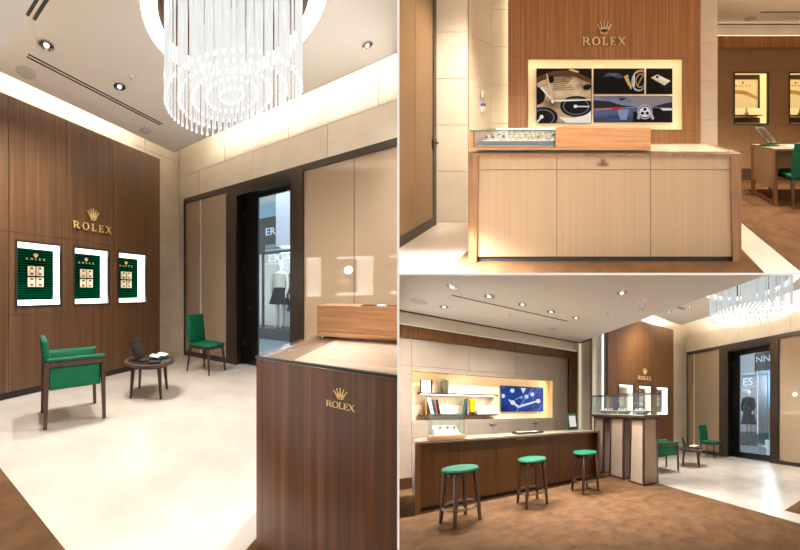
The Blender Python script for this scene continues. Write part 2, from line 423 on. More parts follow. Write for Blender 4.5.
def armchair(room, org, yaw, label):
    t = thing('armchair', label, 'armchair', room, org)
    M = lambda: MB(room, org, yaw)
    for sx in (-1, 1):
        for sy in (-1, 1):
            M().leg((sx * .282, sy * .248, 0), (sx * .268, sy * .245, .62), .034, .046).build('leg', M_LEG, t)
    for sy in (-1, 1):
        M().box(-.29, .29, sy * .245 - .022, sy * .245 + .024, .605, .658, .006).build('arm_rail', M_LEG, t)
        M().box(-.245, .245, sy * .24 - .014, sy * .24 + .014, .375, .606, .005).build('side_panel', M_GREEN, t)
        M().box(-.27, .29, sy * .24 - .036, sy * .24 + .028, .657, .69, .012).box(-.25, .265, sy * .2 - .02, sy * .2 + .02, .44, .68, .012).build('arm_pad', M_GREEN, t)
    M().box(-.22, .25, -.215, .215, .375, .475, .025).build('seat', M_GREEN, t)
    M().hexa([(-.27, -.225, .40), (-.19, -.225, .40), (-.19, .225, .40), (-.27, .225, .40)], [(-.318, -.235, .872), (-.258, -.235, .872), (-.258, .235, .872), (-.318, .235, .872)], .025, 3).build('backrest', M_GREEN, t)
def side_chair(room, org, yaw, label, arms=False):
    t = thing('dining_chair', label, 'chair', room, org)
    M = lambda: MB(room, org, yaw)
    for sx in (-1, 1):
        for sy in (-1, 1):
            M().leg((sx * .235, sy * .225, 0), (sx * .195, sy * .195, .42), .022, .038).build('leg', M_LEG, t)
    M().box(-.21, .22, -.205, .205, .40, .435, .005).build('apron', M_LEG, t)
    M().box(-.22, .235, -.22, .22, .434, .485, .016, 3).build('seat', M_GREEN, t)
    M().hexa([(-.225, -.215, .43), (-.175, -.215, .43), (-.175, .215, .43), (-.225, .215, .43)], [(-.275, -.215, .955), (-.24, -.215, .955), (-.24, .215, .955), (-.275, .215, .955)], .014, 3).build('backrest', M_GREEN, t)
def coffee_table(room, org, yaw, label, where):
    t = thing('side_table', label, 'table', room, org)
    M = lambda: MB(room, org, yaw)
    for k in range(4):
        a = PI / 4 + k * PI / 2
        M().leg((.275 * math.cos(a), .275 * math.sin(a), 0), (.235 * math.cos(a), .235 * math.sin(a), .41), .028, .05).build('leg', M_LEG, t)
    M().lathe([(.27, .385), (.27, .42)], 40).build('apron', M_LEG, t)
    M().lathe([(.32, .415), (.33, .425), (.33, .44), (.32, .45), (.285, .45)], 40, caps=False).lathe([(.285, .449), (.285, .42), (.32, .415)], 40, caps=False).build('tabletop_rim', M_LEG, t)
    M().lathe([(.286, .43), (.286, .4495)], 40).build('glass_inset', M_TABG, t)
    o = (org[0], org[1], org[2] + .45)
    # tablet on its stand
    d = yaw - .2
    tb = thing('tablet', 'black tablet propped upright on the round table ' + where, 'tablet', room, o)
    q = MB(room, o, d); q.hexa([(-.14, -.14, .012), (-.126, -.14, .012), (-.126, .14, .012), (-.14, .14, .012)], [(-.222, -.14, .255), (-.208, -.14, .258), (-.208, .14, .258), (-.222, .14, .255)], .003); q.build('body', M_BLACK, tb)
    q = MB(room, o, d); q.hexa([(-.130, -.125, .03), (-.126, -.125, .03), (-.126, .125, .03), (-.130, .125, .03)], [(-.202, -.125, .24), (-.199, -.125, .24), (-.199, .125, .24), (-.202, .125, .24)]); q.build('screen', mat('dark_screen', (34, 34, 40), .12), tb)
    MB(room, o, d).box(-.20, .02, -.13, .13, .001, .014, .004).build('stand', M_BLACK, tb)
    # a booklet with a folded white brochure lying on it
    d = yaw + .5
    solo(MB(room, o, d + .5).box(.06, .26, -.10, .06, .001, .022, .003).build('booklet', M_TEAL), 'teal booklet lying on the round table ' + where, 'book')
    solo(MB(room, o, d + .5).sheet(lambda u, v: (.05 + .22 * u, -.10 + .17 * v, .024 + .018 * math.sin(u * PI * 1.6) ** 2), 10, 3, .01).build('brochure', M_PAPER), 'white folded brochure lying on the teal booklet ' + where, 'brochure')
    pr = thing('black_case', 'flat black case lying at the table edge ' + where, 'case', room, o)
    MB(room, o, d - .3).box(.0, .15, -.24, -.13, .001, .02, .004).build('body', M_BLACKM, pr)
    MB(room, o, d - .3).box(.012, .138, -.228, -.142, .0195, .024, .002).build('lid', M_BLACK, pr)

def niche(room, org, yaw, u0, u1, z0, z1, d, label, where, nth, pan):
    """lit showcase let into the wall: frame, self-glowing white lining, green wave panel with emblem, four watch plaques"""
    t = thing('showcase', label, 'showcase', room, org, 'lit showcases ' + where)
    M = lambda: MB(room, org, yaw)
    q = M(); e = .024
    q.box(u0 - e, u1 + e, -.006, .03, z0 - e, z0); q.box(u0 - e, u1 + e, -.006, .03, z1, z1 + e); q.box(u0 - e, u0, -.006, .03, z0, z1); q.box(u1, u1 + e, -.006, .03, z0, z1)
    q.build('frame', M_BRONZE, t, flat=True)
    q = M(); k = .03
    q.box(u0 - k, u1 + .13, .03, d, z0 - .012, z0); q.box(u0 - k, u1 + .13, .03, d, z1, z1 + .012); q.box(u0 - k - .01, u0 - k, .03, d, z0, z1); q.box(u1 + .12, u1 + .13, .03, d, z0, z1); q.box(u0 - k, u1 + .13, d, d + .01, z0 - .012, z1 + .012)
    q.build('glowing_lining', mat('self_glow_lining', (250, 246, 238), .6, emit=1.0, ecol=(255, 250, 240)), t, flat=True)  # lining glows by itself in place of hidden LED strips
    a, b, c, f = pan
    p = M().box(a, b, d - .05, d - .02, c, f, .003).build('green_panel', M_WAVE, t)
    wordmark(room, t, (org[0], org[1], org[2]), yaw, a + (b - a) * .24, a + (b - a) * .76, f - .155, .028, f - .115, .06, .058, M_GOLD, d - .056, d - .049, one=True)
    cw = (b - a) * .195; cx = (a + b) / 2 - .005; chh = .132; cz = c + .47
    for r in range(2):
        for s in range(2):
            x = cx + (s - 1) * (cw + .016) + .008; z = cz - r * (chh + .022) - chh
            tt = thing('watch_plaque', f'cream watch plaque, {("top","lower")[r]} row {("first","second")[s]} column, {nth} showcase {where}', 'watch display', room, room_pt(org, yaw, x + cw / 2, d - .07, z), 'watch plaques ' + where)
            M().box(x, x + cw, d - .075, d - .055, z, z + chh, .002).build('plaque', M_CREAM, tt)
            q = M(); q.box(x + cw * .32, x + cw * .68, d - .082, d - .075, z + chh * .1, z + chh * .9); q.mi = 1; q.disc(x + cw / 2, z + chh * .5, cw * .3, cw * .3, d - .092, d - .076, 16); q.mi = 2; q.disc(x + cw / 2, z + chh * .5, cw * .2, cw * .2, d - .094, d - .091, 14)
            q.build('watch', [M_LEG, M_GOLD, M_PAPER], tt)
def room_pt(org, yaw, x, y, z):
    return (org[0] + math.cos(yaw) * x - math.sin(yaw) * y, org[1] + math.sin(yaw) * x + math.cos(yaw) * y, org[2] + z)

def chandelier(room, org, top, R, label, n=(58, 47, 36, 25, 14), rr=.0105, drop=(0, .02, .04, .055, .06)):
    """concentric curtains of glass rods hanging from a round plate"""
    t = thing('chandelier', label, 'chandelier', room, (org[0], org[1], top))
    c = (org[0], org[1], 0)
    MB(room, c).lathe([(R * 1.02, top - .02), (R * 1.02, top + .01)], 40).build('ceiling_plate', M_CHROME, t)
    cnt = 0; rest = MB(room, c)
    for k, m in enumerate(n):
        q = R * (1 - k * .205)
        for i in range(m):
            a = 2 * PI * (i + .5 * (k % 2)) / m; z = org[2] + drop[k]
            x, y = q * math.cos(a), q * math.sin(a)
            mb = MB(room, c) if cnt < 100 else rest
            mb.mi = 0; mb.lathe([(rr, z + .03), (rr, top - .02)], 7, (x, y)); mb.mi = 1; mb.lathe([(rr * .6, z), (rr * 1.35, z + .012), (rr * 1.35, z + .026), (rr, z + .032)], 7, (x, y))
            if cnt < 100: mb.build('crystal_rod', [M_ROD[room.key], M_TIP], t)
            cnt += 1
    o = rest.build('crystal_rods', [M_ROD[room.key], M_TIP], t)
    if o: o['kind'] = 'stuff'

def mannequin(room, org, yaw, label, outfit, h=1.75):
    t = thing('mannequin', label, 'mannequin', room, org, None)
    s = h / 1.75; M = lambda: MB(room, org, yaw)
    b = M()
    for sy in (-1, 1):
        b.tube([(0, sy * .07 * s, .06 * s), (0, sy * .08 * s, .5 * s), (0, sy * .085 * s, .92 * s)], [.035 * s, .048 * s, .07 * s], 10)
        b.box(-.05 * s, .15 * s, sy * .07 * s - .035, sy * .07 * s + .035, 0, .06 * s, .015)
        b.tube([(0, sy * .19 * s, 1.42 * s), (.03 * s, sy * .235 * s, 1.12 * s), (.09 * s, sy * .20 * s, .86 * s)], [.045 * s, .036 * s, .026 * s], 8)
        b.lathe([(.01, .74 * s), (.035 * s, .80 * s), (.025 * s, .87 * s)], 8, (.1 * s, sy * .2 * s), .7, 1)
    b.lathe([(.12 * s, .86 * s), (.155 * s, .95 * s), (.12 * s, 1.12 * s), (.16 * s, 1.3 * s), (.17 * s, 1.42 * s), (.06 * s, 1.49 * s), (.05 * s, 1.55 * s)], 16, sx=.72)
    b.lathe([(.04 * s, 1.53 * s), (.075 * s, 1.58 * s), (.09 * s, 1.66 * s), (.075 * s, 1.74 * s), (.02 * s, 1.78 * s)], 14)
    b.build('body', M_SKIN, t)
    top, skirt, hem = outfit
    M().lathe([(.31 * s, hem * s), (.25 * s, (hem + .2) * s), (.165 * s, 1.06 * s), (.15 * s, 1.1 * s)], 20, sx=.8).build('skirt', skirt, t)
    j = M(); j.lathe([(.175 * s, .98 * s), (.165 * s, 1.1 * s), (.185 * s, 1.3 * s), (.195 * s, 1.43 * s), (.08 * s, 1.5 * s)], 16, sx=.78)
    for sy in (-1, 1): j.tube([(0, sy * .19 * s, 1.43 * s), (.03 * s, sy * .24 * s, 1.12 * s), (.08 * s, sy * .21 * s, .9 * s)], [.06 * s, .055 * s, .045 * s], 8)
    j.build('jacket', top, t)

# ================================================================== the lobby corner (rooms A and C look into it)
NEG = -PI / 2
def hole_ceiling(room, name, a0, a1, b0, b1, h, th, cx, cy, R, m):
    mb = MB(room); n = 48
    def edge(t):
        dx, dy = math.cos(t), math.sin(t); k = min(((a1 - cx) if dx > 0 else (a0 - cx)) / dx if abs(dx) > 1e-9 else 1e9, ((b1 - cy) if dy > 0 else (b0 - cy)) / dy if abs(dy) > 1e-9 else 1e9)
        return cx + dx * k, cy + dy * k
    ts = sorted([2 * PI * i / n for i in range(n)] + [math.atan2(y - cy, x - cx) % (2 * PI) for x in (a0, a1) for y in (b0, b1)])
    q = []
    for t in ts:
        ex, ey = edge(t); px, py = cx + R * math.cos(t), cy + R * math.sin(t)
        q.append([mb.bm.verts.new(p) for p in ((px, py, h), (ex, ey, h), (ex, ey, h + th), (px, py, h + th))])
    for i in range(len(q)):
        A, B = q[i], q[(i + 1) % len(q)]
        for j in range(4): mb.bm.faces.new((A[j], B[j], B[(j + 1) % 4], A[(j + 1) % 4]))
    return struct(mb.build(name, m, flat=True))
def lobby(room, where, P):
    aD, bW, bS, H, g0, aE, bE = P['aD'], P['bW'], P['bS'], P['H'], P['g0'], P['aE'], P['bE']
    o = (0, bW, 0)
    hs = [(u0, u1, P['z0'], P['z1']) for u0, u1 in P['win']]
    grid_wall(room, 'wall_walnut', o, 0, P['seams'], [.09, 1.063, 1.59, 2.112, P['woodtop']], [P['wood'], M_SEAM], holes=hs)
    struct(MB(room, o).box(P['seams'][0], P['seams'][-1], .02, .05, 0, .09).build('baseboard_walnut', M_BLACKM, flat=True))
    # side and core of the proud panelling
    q = MB(room, o); ends = P['seams'][0], P['seams'][-1]
    q.box(ends[1] - .03, ends[1], .05, bS - bW, 0, P['woodtop']); q.box(ends[0], ends[0] + .03, .05, bS - bW, 0, P['woodtop']); q.box(ends[0], ends[1], .05, bS - bW, P['woodtop'] - .02, P['woodtop'])
    struct(q.build('wall_walnut_return', M_SEAM if room.key == 'C' else P['wood'], flat=True))
    for k, (u0, u1) in enumerate(P['win']):
        pan = (u0 + P['pin'], u1 + P['pout'], P['z0'] + .065, P['z1'] - .045)
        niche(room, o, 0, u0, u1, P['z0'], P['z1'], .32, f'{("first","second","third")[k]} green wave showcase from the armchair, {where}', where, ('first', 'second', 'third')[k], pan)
    s = thing('wall_sign', 'gold crown and letters mounted on the walnut wall ' + where, 'sign', room, (P['sx'][0], bW, P['sz']))
    wordmark(room, s, o, 0, P['sx'][0], P['sx'][1], P['sz'], .108, P['sz'] + .16, .17, .18, M_GOLD)
    js = [0, .05, .637, 1.224, 1.811, 2.397, 2.984, 3.57, 4.157, 4.7]
    grid_wall(room, 'wall_stone', (0, bS, 0), 0, [P['seams'][0], ends[1] - .02, aD + .02], js, [M_STONE, M_JOINT], gap=.006)
    # ---- shop front wall: local x = -b, y = away
    d = (aD, 0, 0); X = lambda b: -b
    grid_wall(room, 'wall_shopfront', d, NEG, [X(bS)] + [X(b) for b in P['lowj']] + [2.0], [P['ft'], P['ft'] + .49], [M_STONE, M_JOINT], gap=.006, th=.03, back=.12)
    grid_wall(room, 'wall_shopfront_top', d, NEG, [X(bS)] + [X(b) for b in P['upj']] + [2.0], [P['ft'] + .49, 4.7], [M_STONE, M_JOINT], gap=.006, th=.03, back=.12)
    struct(MB(room, d, NEG).box(X(bS), X(P['fl']), 0, .12, 0, P['ft']).build('wall_stone_jamb', M_STONE, flat=True))
    ft = P['ft']; pl0, pl1, pr0, pr1 = P['pl0'], P['pl1'], P['pr0'], P['pr1']
    q = MB(room, d, NEG)
    q.box(X(P['fl']), X(P['fl'] - .02), .0, .08, 0, ft); q.box(X(P['fl']), X(pl0), .0, .08, ft - .10, ft); q.box(X(P['fl']), X(pl0), .0, .08, 0, .10); q.box(X(pl0), X(pl1), .0, .30, 0, ft)
    f = struct(q.build('window_1', M_BRONZE, flat=True))
    struct(MB(room, d, NEG).box(X(P['fl'] - .02), X(pl0), .03, .04, .10, ft - .10).build('window_1_pane', M_SMOKEG, f, flat=True))
    st = P['stripe']
    struct(MB(room, d, NEG).box(X(st + .02), X(st - .02), .022, .03, .10, ft - .10).build('trim_1', M_CREAM, flat=True))
    q = MB(room, d, NEG)
    q.box(X(pr0), X(pr1), .0, .30, 0, ft); q.box(X(pr1), 2.0, 0, .08, ft - .10, ft); q.box(X(pr1), 2.0, 0, .08, 0, .10)
    f = struct(q.build('window_2', M_BRONZE, flat=True))
    mu = P['mull']
    struct(MB(room, d, NEG).box(X(pr1), X(mu + .004), .03, .04, .10, ft - .10).box(X(mu - .004), 2.0, .03, .04, .10, ft - .10).build('window_2_pane', M_SMOKEG, f, flat=True))
    struct(MB(room, d, NEG).box(X(mu + .004), X(mu - .004), .032, .038, .10, ft - .10).build('window_2_joint', M_SEAM, f, flat=True))
    # door
    dp = .18
    q = MB(room, d, NEG)
    q.box(X(pl1), X(pr0), .0, .30, ft - .22, ft); q.box(X(pl1), X(P['dg0']), dp, dp + .05, 0, ft - .22); q.box(X(P['dg1']), X(pr0), dp, dp + .05, 0, ft - .22)
    q.box(X(P['dg0']), X(P['dg1']), dp, dp + .05, P['dt'], ft - .22); q.box(X(P['dg0']), X(P['dg1']), dp, dp + .05, 0, .17)
    dr = struct(q.build('door_1', M_BLACK, flat=True))
    struct(MB(room, d, NEG).box(X(P['dg0']), X(P['dg1']), dp + .02, dp + .03, .17, P['dt']).build('door_1_pane', M_DOORG, dr, flat=True))
    q = MB(room, d, NEG); hx = X(P['dg0'] + .14)
    q.lathe([(.03, dp - .05), (.03, dp)], 14) if False else q.tube([(hx, dp, 1.05), (hx, dp - .06, 1.05)], .014).tube([(hx - .05, dp - .06, 1.05), (hx + .05, dp - .06, 1.05)], .012)
    q.build('door_handle', M_BRONZE, dr)
    for z in (.35, 1.75, 2.75): MB(room, d, NEG).box(X(pl1) + .02, X(pl1) + .10, dp - .02, dp + .01, z, z + .1, .008).build('hinge', M_BRONZE, dr)
    solo(MB(room, d, NEG).disc(X(P['dot'][0]), P['dot'][1], .062, .062, .020, .0295, 24).build('sticker', M_WHITE), 'round white sticker on the bronze glass ' + where, 'sticker')
    # ---- ceiling tray, ring recess, cove
    cx, cy = P['ch']; R = P['ringR']
    hole_ceiling(room, 'ceiling', g0, aE, -3, bE, H, .05, cx, cy, R, M_CEIL)
    struct(MB(room).box(aE, aE + .006, -3, bE, H - .002, H + .05).build('trim_ceiling_edge', M_SEAM, flat=True))
    t = thing('ring_light', 'round lit ring set in the ceiling around the chandelier ' + where, 'ceiling light', room, (cx, cy, H))
    q = MB(room, (cx, cy, 0)); q.lathe([(R, H + .03), (R * .82, H + .03)], 56, caps=False); q.build('diffuser', emis('ring_diffuser', (255, 247, 232), 2.6), t)
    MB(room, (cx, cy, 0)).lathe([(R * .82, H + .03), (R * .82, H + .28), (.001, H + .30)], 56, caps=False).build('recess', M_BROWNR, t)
    chandelier(room, (cx + P['cho'][0], cy + P['cho'][1], P['chz']), H + .28, P['chR'], 'round chandelier of white glass rods ' + where)
    slab(room, 'ceiling_cover', g0, aD + .1, -3, bS + .1, 4.68, 4.74, M_WHITE)
    cove(room, 'cove_light', (g0, bE - .12, H + .06), 0, aE - g0, 'lit cove strip above the walnut wall ' + where)
    cove(room, 'cove_light', (aE - .16, bE, H + .06), NEG, bE + 2, 'lit cove strip above the shop front ' + where)
    # ---- the arcade outside the door
    F = P['F']; z = .0
    slab(room, 'floor_arcade', aD + .10, F + .1, -2, 9, -.06, -.01, M_MALLF)
    slab(room, 'ceiling_arcade', aD + .3, F + 1, -2, 9, 4.2, 4.25, M_WHITE)
    q = MB(room, (F, 0, 0), NEG)
    q.box(-9, 2, .9, 1.0, -.06, 4.3); struct(q.build('wall_arcade', M_BLUEW, flat=True))
    L = bpy.data.lights.new('arcade_light', 'AREA'); L.energy = 70; L.color = (.86, .94, 1); L.shape = 'RECTANGLE'; L.size = 2; L.size_y = 4
    lo = bpy.data.objects.new('arcade_light', L); COL.objects.link(lo); lo.location = room.W(((aD + F) / 2 + .3, P['ab'], 4.1))
    L = bpy.data.lights.new('shop_light', 'POINT'); L.energy = 30; L.color = (.9, .95, 1); L.shadow_soft_size = .2
    lo = bpy.data.objects.new('shop_light', L); COL.objects.link(lo); lo.location = room.W((F + .35, P['ab'], 2.4))

def floor_set(room, aC, a1, b1, amin=-2):
    slab(room, 'floor', aC, a1, -3, b1, -.06, 0, M_MARBLE)
    slab(room, 'floor_carpet', amin, aC, -3, b1 + 1.5, -.06, .004, M_CARPET)

# ================================================================== room A: the lobby seen past the wooden counter end
A = RA; WA = 'beyond the wooden counter end'
floor_set(A, .715, 4.74, 4.80)
lobby(A, WA, dict(aD=4.64, bW=4.35, bS=4.785, H=3.957, g0=.735, aE=3.90, bE=4.17, F=7.84, ab=4.0, wood=M_WOOD, woodtop=3.825,
    seams=[-1.0, -.26, .49, 1.243, 1.983, 2.741, 3.727], win=[(1.345, 1.893), (2.098, 2.655), (2.842, 3.412)], z0=1.175, z1=2.0, pin=.07, pout=.01,
    sx=(2.064, 2.697), sz=2.283, fl=4.64, ft=3.35, pl0=3.504, pl1=3.262, pr0=2.213, pr1=1.996, dg0=2.915, dg1=2.27, dt=3.06, mull=1.262,
    lowj=(4.2, 2.91, 1.62, .33, -.96), upj=(3.53, 2.24, .95, -.34), stripe=4.17, dot=(1.335, 1.663),
    ch=(2.325, 1.69), ringR=.845, cho=(0, 0), chR=.62, chz=3.11))
slab(A, 'ceiling_low', -2, .735, -3, 6, 3.2, 3.26, M_CEILG)
slab(A, 'ceiling_fascia', .70, .735, -3, 6, 3.26, 4.72, M_CEIL)
HA = 3.957
for k, (x, y, r) in enumerate(((1.309, 3.35, .075), (2.191, 3.337, .075), (3.569, .835, .05))):
    lamp(A, (x, y, HA), ('recessed ceiling lamp between the two slot vents', 'recessed ceiling lamp between long vent and chandelier', 'small recessed ceiling lamp above the bronze glass front')[k], 'recessed lamps of the lobby with the counter end', r)
lamp(A, (.1, 2.0, 3.2), 'recessed lamp in the low ceiling near the counter end', None, .07, power=.3)
vent(A, (1.218, 3.654, HA), (3.136, 3.612, HA), .10, 'long slot vent in the ceiling alongside the walnut wall')
vent(A, (1.078, 3.14, HA), (1.078, 2.2, HA), .12, 'short slot vent beside the low ceiling edge')
speaker(A, (1.314, 3.958, HA), 'round ceiling speaker near the start of the long vent', 'ceiling speakers in the lobby')
speaker(A, (3.084, 3.957, HA), 'round ceiling speaker near the far end of the long vent', 'ceiling speakers in the lobby', .10)
detector(A, (2.182, 3.08, HA), 'small round detector on the ceiling beside the chandelier', .03)
armchair(A, (1.555, 3.275, 0), math.radians(-18), 'green armchair with walnut frame standing by the walnut wall and tall counter end')
coffee_table(A, (2.57, 3.21, 0), math.radians(-53), 'round walnut side table with tablet ' + WA, WA)
side_chair(A, (3.97, 3.42, 0), math.radians(-88), 'green armless chair by the bronze glass, seen past the counter end')
# counter
oc = (1.365, .836, 0); yc = math.radians(4.5)
lamp(A, (1.9, .45, HA), 'added ceiling lamp, out of view, above the wooden box on the glass counter', None, .07, power=1.3, cone=48)  # lamp added out of view to brighten the counter top
t = thing('counter', 'walnut counter with glass top and small gold emblem on its end panel', 'counter', A, oc)
M = lambda: MB(A, oc, yc)
M().box(0, .03, -.71, 0, .0, 1.005, .002).build('end_panel', mat('walnut_counter', rough=.4, build=grain((64, 35, 17), (90, 54, 28), (116, 73, 41), V)), t)
M().box(.03, 2.46, -.66, -.03, .06, .985).build('body', M_TAUPED, t)
M().box(2.46, 2.49, -.71, 0, 0, 1.005, .002).build('end_panel', M_FRAMEW, t)
M().box(.03, 2.46, -.71, 0, .985, 1.005).build('frame_top', M_FRAMEW, t)
M().box(.08, .20, -.64, -.17, 1.0051, 1.008).box(.207, 2.4, -.64, -.17, 1.0051, 1.008).build('inset', mat('sand_veneer', rough=.5, build=mottle((228, 198, 176), (238, 210, 188), 6)), t)
M().box(-.003, 2.493, -.713, .003, 1.010, 1.0215).build('glass_top', [M_GTOP], t)
M().box(-.005, -.003, -.713, .003, 1.0085, 1.022).build('glass_edge', mat('dark_glass_edge', (22, 40, 38), .2), t)
# small emblem on the end panel: local frame facing the room
wordmark(A, t, (1.365, .836, 0), yc + NEG, .345, .463, .842, .027, .882, .05, .05, M_GOLD, -.004, -.0005, one=True)
ob = (2.205, .845, 1.0215)
t = thing('tray_box', 'oiled wood presentation box with open tray resting on the glass counter top', 'box', A, ob)
M = lambda: MB(A, ob, math.radians(9))
q = M(); q.box(0, .42, -1.0, 0, .012, .045); q.build('base', M_WOODH, t)
q = M(); q.box(0, .03, -1.0, 0, .048, .232); q.box(.39, .42, -1.0, 0, .048, .232); q.box(.03, .39, -.05, 0, .048, .232); q.box(.03, .39, -1, -.95, .048, .232); q.box(.03, .39, -.95, -.05, .048, .20); q.box(.03, .39, -.27, -.05, .2, .232); q.build('body', M_WOODH, t, flat=True)
for x in (.03, .38):
    for y in (-.03, -.9): M().lathe([(.014, 0), (.014, .013)], 12, (x, y)).build('foot', M_CHROME, t)
wt = thing('watch', 'small steel watch lying in the open tray of the wooden box', 'watch', A, room_pt(ob, math.radians(9), .08, -.42, .20))
q = MB(A, room_pt(ob, math.radians(9), .08, -.40, .205)); q.ring(.035, .012, .012, 18, 8); q.build('bracelet', M_CHROME, wt)
q = MB(A, room_pt(ob, math.radians(9), .08, -.40, .205)); q.lathe([(.028, .028), (.028, .04)], 18); q.build('dial', M_PAPER, wt)
struct(MB(A).box(1.33, 4.2, -.9, .885, 0, .006).build('floor_mat_area', M_CARPET, flat=True))
# across the arcade
F = 7.84
sg = thing('shop_fascia', 'black shop fascia with pale letters seen through the glass door beside counter end', 'sign', A, (F, 4.4, 2.71))
MB(A, (F, 0, 0), NEG).box(-5.6, -4.09, .0, .1, 2.71, 3.5).build('board', M_BLACK, sg)
MB(A, (F, 0, 0), NEG).text('ER', .30, -4.50, 2.98, -.01).build('lettering', mat('pale_letters', (190, 205, 220), .4, emit=.4), sg)
solo(MB(A, (F, 0, 0), NEG).box(-4.085, -3.3, -.15, .3, 2.62, 4.2).build('hanging_panel', M_LILAC), 'pale lilac hanging panel beside the black shop fascia', 'panel')
sw = thing('shop_window', 'pale lit shop window with mannequins across from the glass door', 'shop window', A, (F, 4.2, 0))
q = MB(A, (F, 0, 0), NEG); q.box(-5.6, -4.55, 0, .08, 2.46, 2.71) ; q.box(-4.62, -4.57, 0, .08, .3, 2.46); q.box(-4.62, -3.2, 0, .06, 2.44, 2.52); q.build('frame', M_BLACK, sw)
MB(A, (F, 0, 0), NEG).box(-5.6, -3.2, -.02, .9, -.05, .30).build('plinth', M_BLACK, sw)
MB(A, (F, 0, 0), NEG).box(-5.6, -3.2, .8, .85, .30, 2.7).build('back_wall', M_WHITE, sw)
MB(A, (F, 0, 0), NEG).text('ADES', .30, -3.72, 2.22, .02, mirror=True).box(-4.52, -3.72, .0, .01, 2.15, 2.165).text('ORS', .14, -3.80, 1.98, .02, mirror=True).build('lettering', mat('white_lettering', (235, 240, 245), .4, emit=.5), sw)
mannequin(A, (F + .42, 4.24, .30), math.radians(180), 'mannequin in cream jacket and black skirt behind the shop window lettering', (M_JACKET, M_DRESS, .62), 1.95)
mannequin(A, (F + .50, 3.72, .30), math.radians(180), 'mannequin in long dark coat at the shop window edge', (M_DRESS, M_DRESS, .45), 1.95)
solo(MB(A, (F, 0, 0), NEG).text('SCERVINO', .33, -1.0, 3.02, .0, .03, mirror=True).build('shop_sign_letters', M_WHITE), 'pale letters of a shop name faint behind the bronze glass', 'sign')

# ================================================================== room B: the sales counter before the lit screen wall
B = RB
slab(B, 'floor', -4, 6, .9, 5.3, -.06, -.004, M_MARBLE)
struct(MB(B).box(-1.423, 1.312, .9, 3.7, -.004, .004).build('floor_carpet', M_CARPET, flat=True))
struct(MB(B).box(1.64, 6, .9, 5.2, -.004, .004).build('floor_carpet', M_CARPET, flat=True))
slab(B, 'ceiling', -4, 6, 1.2, 5.17, 3.24, 3.3, M_CEIL)
JS = [0, .05, .637, 1.224, 1.811, 2.397, 2.984, 3.3]
grid_wall(B, 'wall_stone', (0, 3.154, 0), 0, [-2.6, -1.8155], JS, [M_STONE, M_JOINT], gap=.005)
slab(B, 'wall_stone_core', -2.6, -1.822, 3.18, 3.80, 0, 3.3, M_STONE)
grid_wall(B, 'wall_stone_return', (-1.815, 3.154, 0), -NEG, [0.04, .62], JS, [M_STONE, M_JOINT], gap=.005)
grid_wall(B, 'wall_stone_back', (0, 3.77, 0), 0, [-1.815, -1.50], [0, .05, .637, 1.224, 1.811, 2.38, 2.944, 3.3], [M_STONE, M_JOINT], gap=.005)
grid_wall(B, 'wall_pilaster', (0, 3.75, 0), 0, [1.335, 1.60], [0, .7, 1.275, 1.86, 2.426, 3.0, 3.3], [M_STONE, M_JOINT], gap=.005, back=1.4)
# bronze glass door
q = MB(B, (-2.155, .7, 0), -NEG); q.box(0, 2.38, -.005, .045, 0, .10); q.box(2.335, 2.38, -.005, .045, .1, 3.24)
f = struct(q.build('door_1', M_BRONZE, flat=True))
struct(MB(B, (-2.155, .7, 0), -NEG).box(0, 2.06, .01, .02, .10, 3.24).box(2.066, 2.335, .01, .02, .10, 3.24).build('door_1_pane', M_SMOKEB, f, flat=True))
q = MB(B, (-2.155, .7, 0), -NEG); q.box(2.32, 2.37, -.02, .0, .95, 1.07, .004); q.tube([(2.345, -.02, 1.01), (2.345, -.05, 1.01)], .012); q.build('door_lock', M_BRONZE, f)
slab(B, 'wall_behind_glass', -3.2, -3.1, .7, 3.2, 0, 3.24, mat('tan_blind', (150, 120, 88), .8))
# walnut wall with the screen recess
grid_wall(B, 'wall_walnut', (0, 3.72, 0), 0, [-1.537, -1.268, .30, 1.088, 1.338], [0, .55, 1.12, 1.655, 2.205, 3.3], [M_WOODB, M_SEAM], holes=[(-1.245, 1.065, 1.132, 2.182)], back=.04)
q = MB(B, (0, 3.72, 0)); a0, a1, z0, z1 = -1.29, 1.11, 1.09, 2.225
q.box(a0, a1, .135, .15, z0, z1); q.box(a0, a0 + .01, .04, .14, z0, z1); q.box(a1 - .01, a1, .04, .14, z0, z1); q.box(a0, a1, .04, .14, z0, z0 + .01); q.box(a0, a1, .04, .14, z1 - .01, z1)
for m0, m1, n0, n1 in ((-.296, -.269, 1.221, 2.064), (.509, .540, 1.672, 2.064), (-.269, .942, 1.639, 1.6685)): q.box(m0 + .002, m1 - .002, .113, .135, n0, n1)
struct(q.build('wall_screen_recess', mat('recess_cream', (250, 234, 206), .7), flat=True))
GL = emis('recess_led_B', (255, 232, 198), 5)
for nm, bx in (('top edge', (a0 + .02, a1 - .02, z1 - .035, z1 - .02)), ('lower edge', (a0 + .02, a1 - .02, z0 + .02, z0 + .035)), ('edge by the stone wall', (a0 + .012, a0 + .027, z0 + .04, z1 - .04)), ('edge by the pilaster', (a1 - .027, a1 - .012, z0 + .04, z1 - .04))):
    solo(MB(B, (0, 3.72, 0)).box(bx[0], bx[1], .045, .06, bx[2], bx[3]).build('recess_light', GL), 'warm light strip along the screen recess ' + nm, 'light strip')
s = thing('wall_sign', 'gold crown and letters above the four wall screens', 'sign', B, (-.423, 3.72, 2.385))
wordmark(B, s, (0, 3.72, 0), 0, -.42, .222, 2.385, .118, 2.55, .19, .19, mat('gold_lit', (255, 240, 200), .45, 0), -.03, -.004)  # gold paled in its base colour so the letters look lit
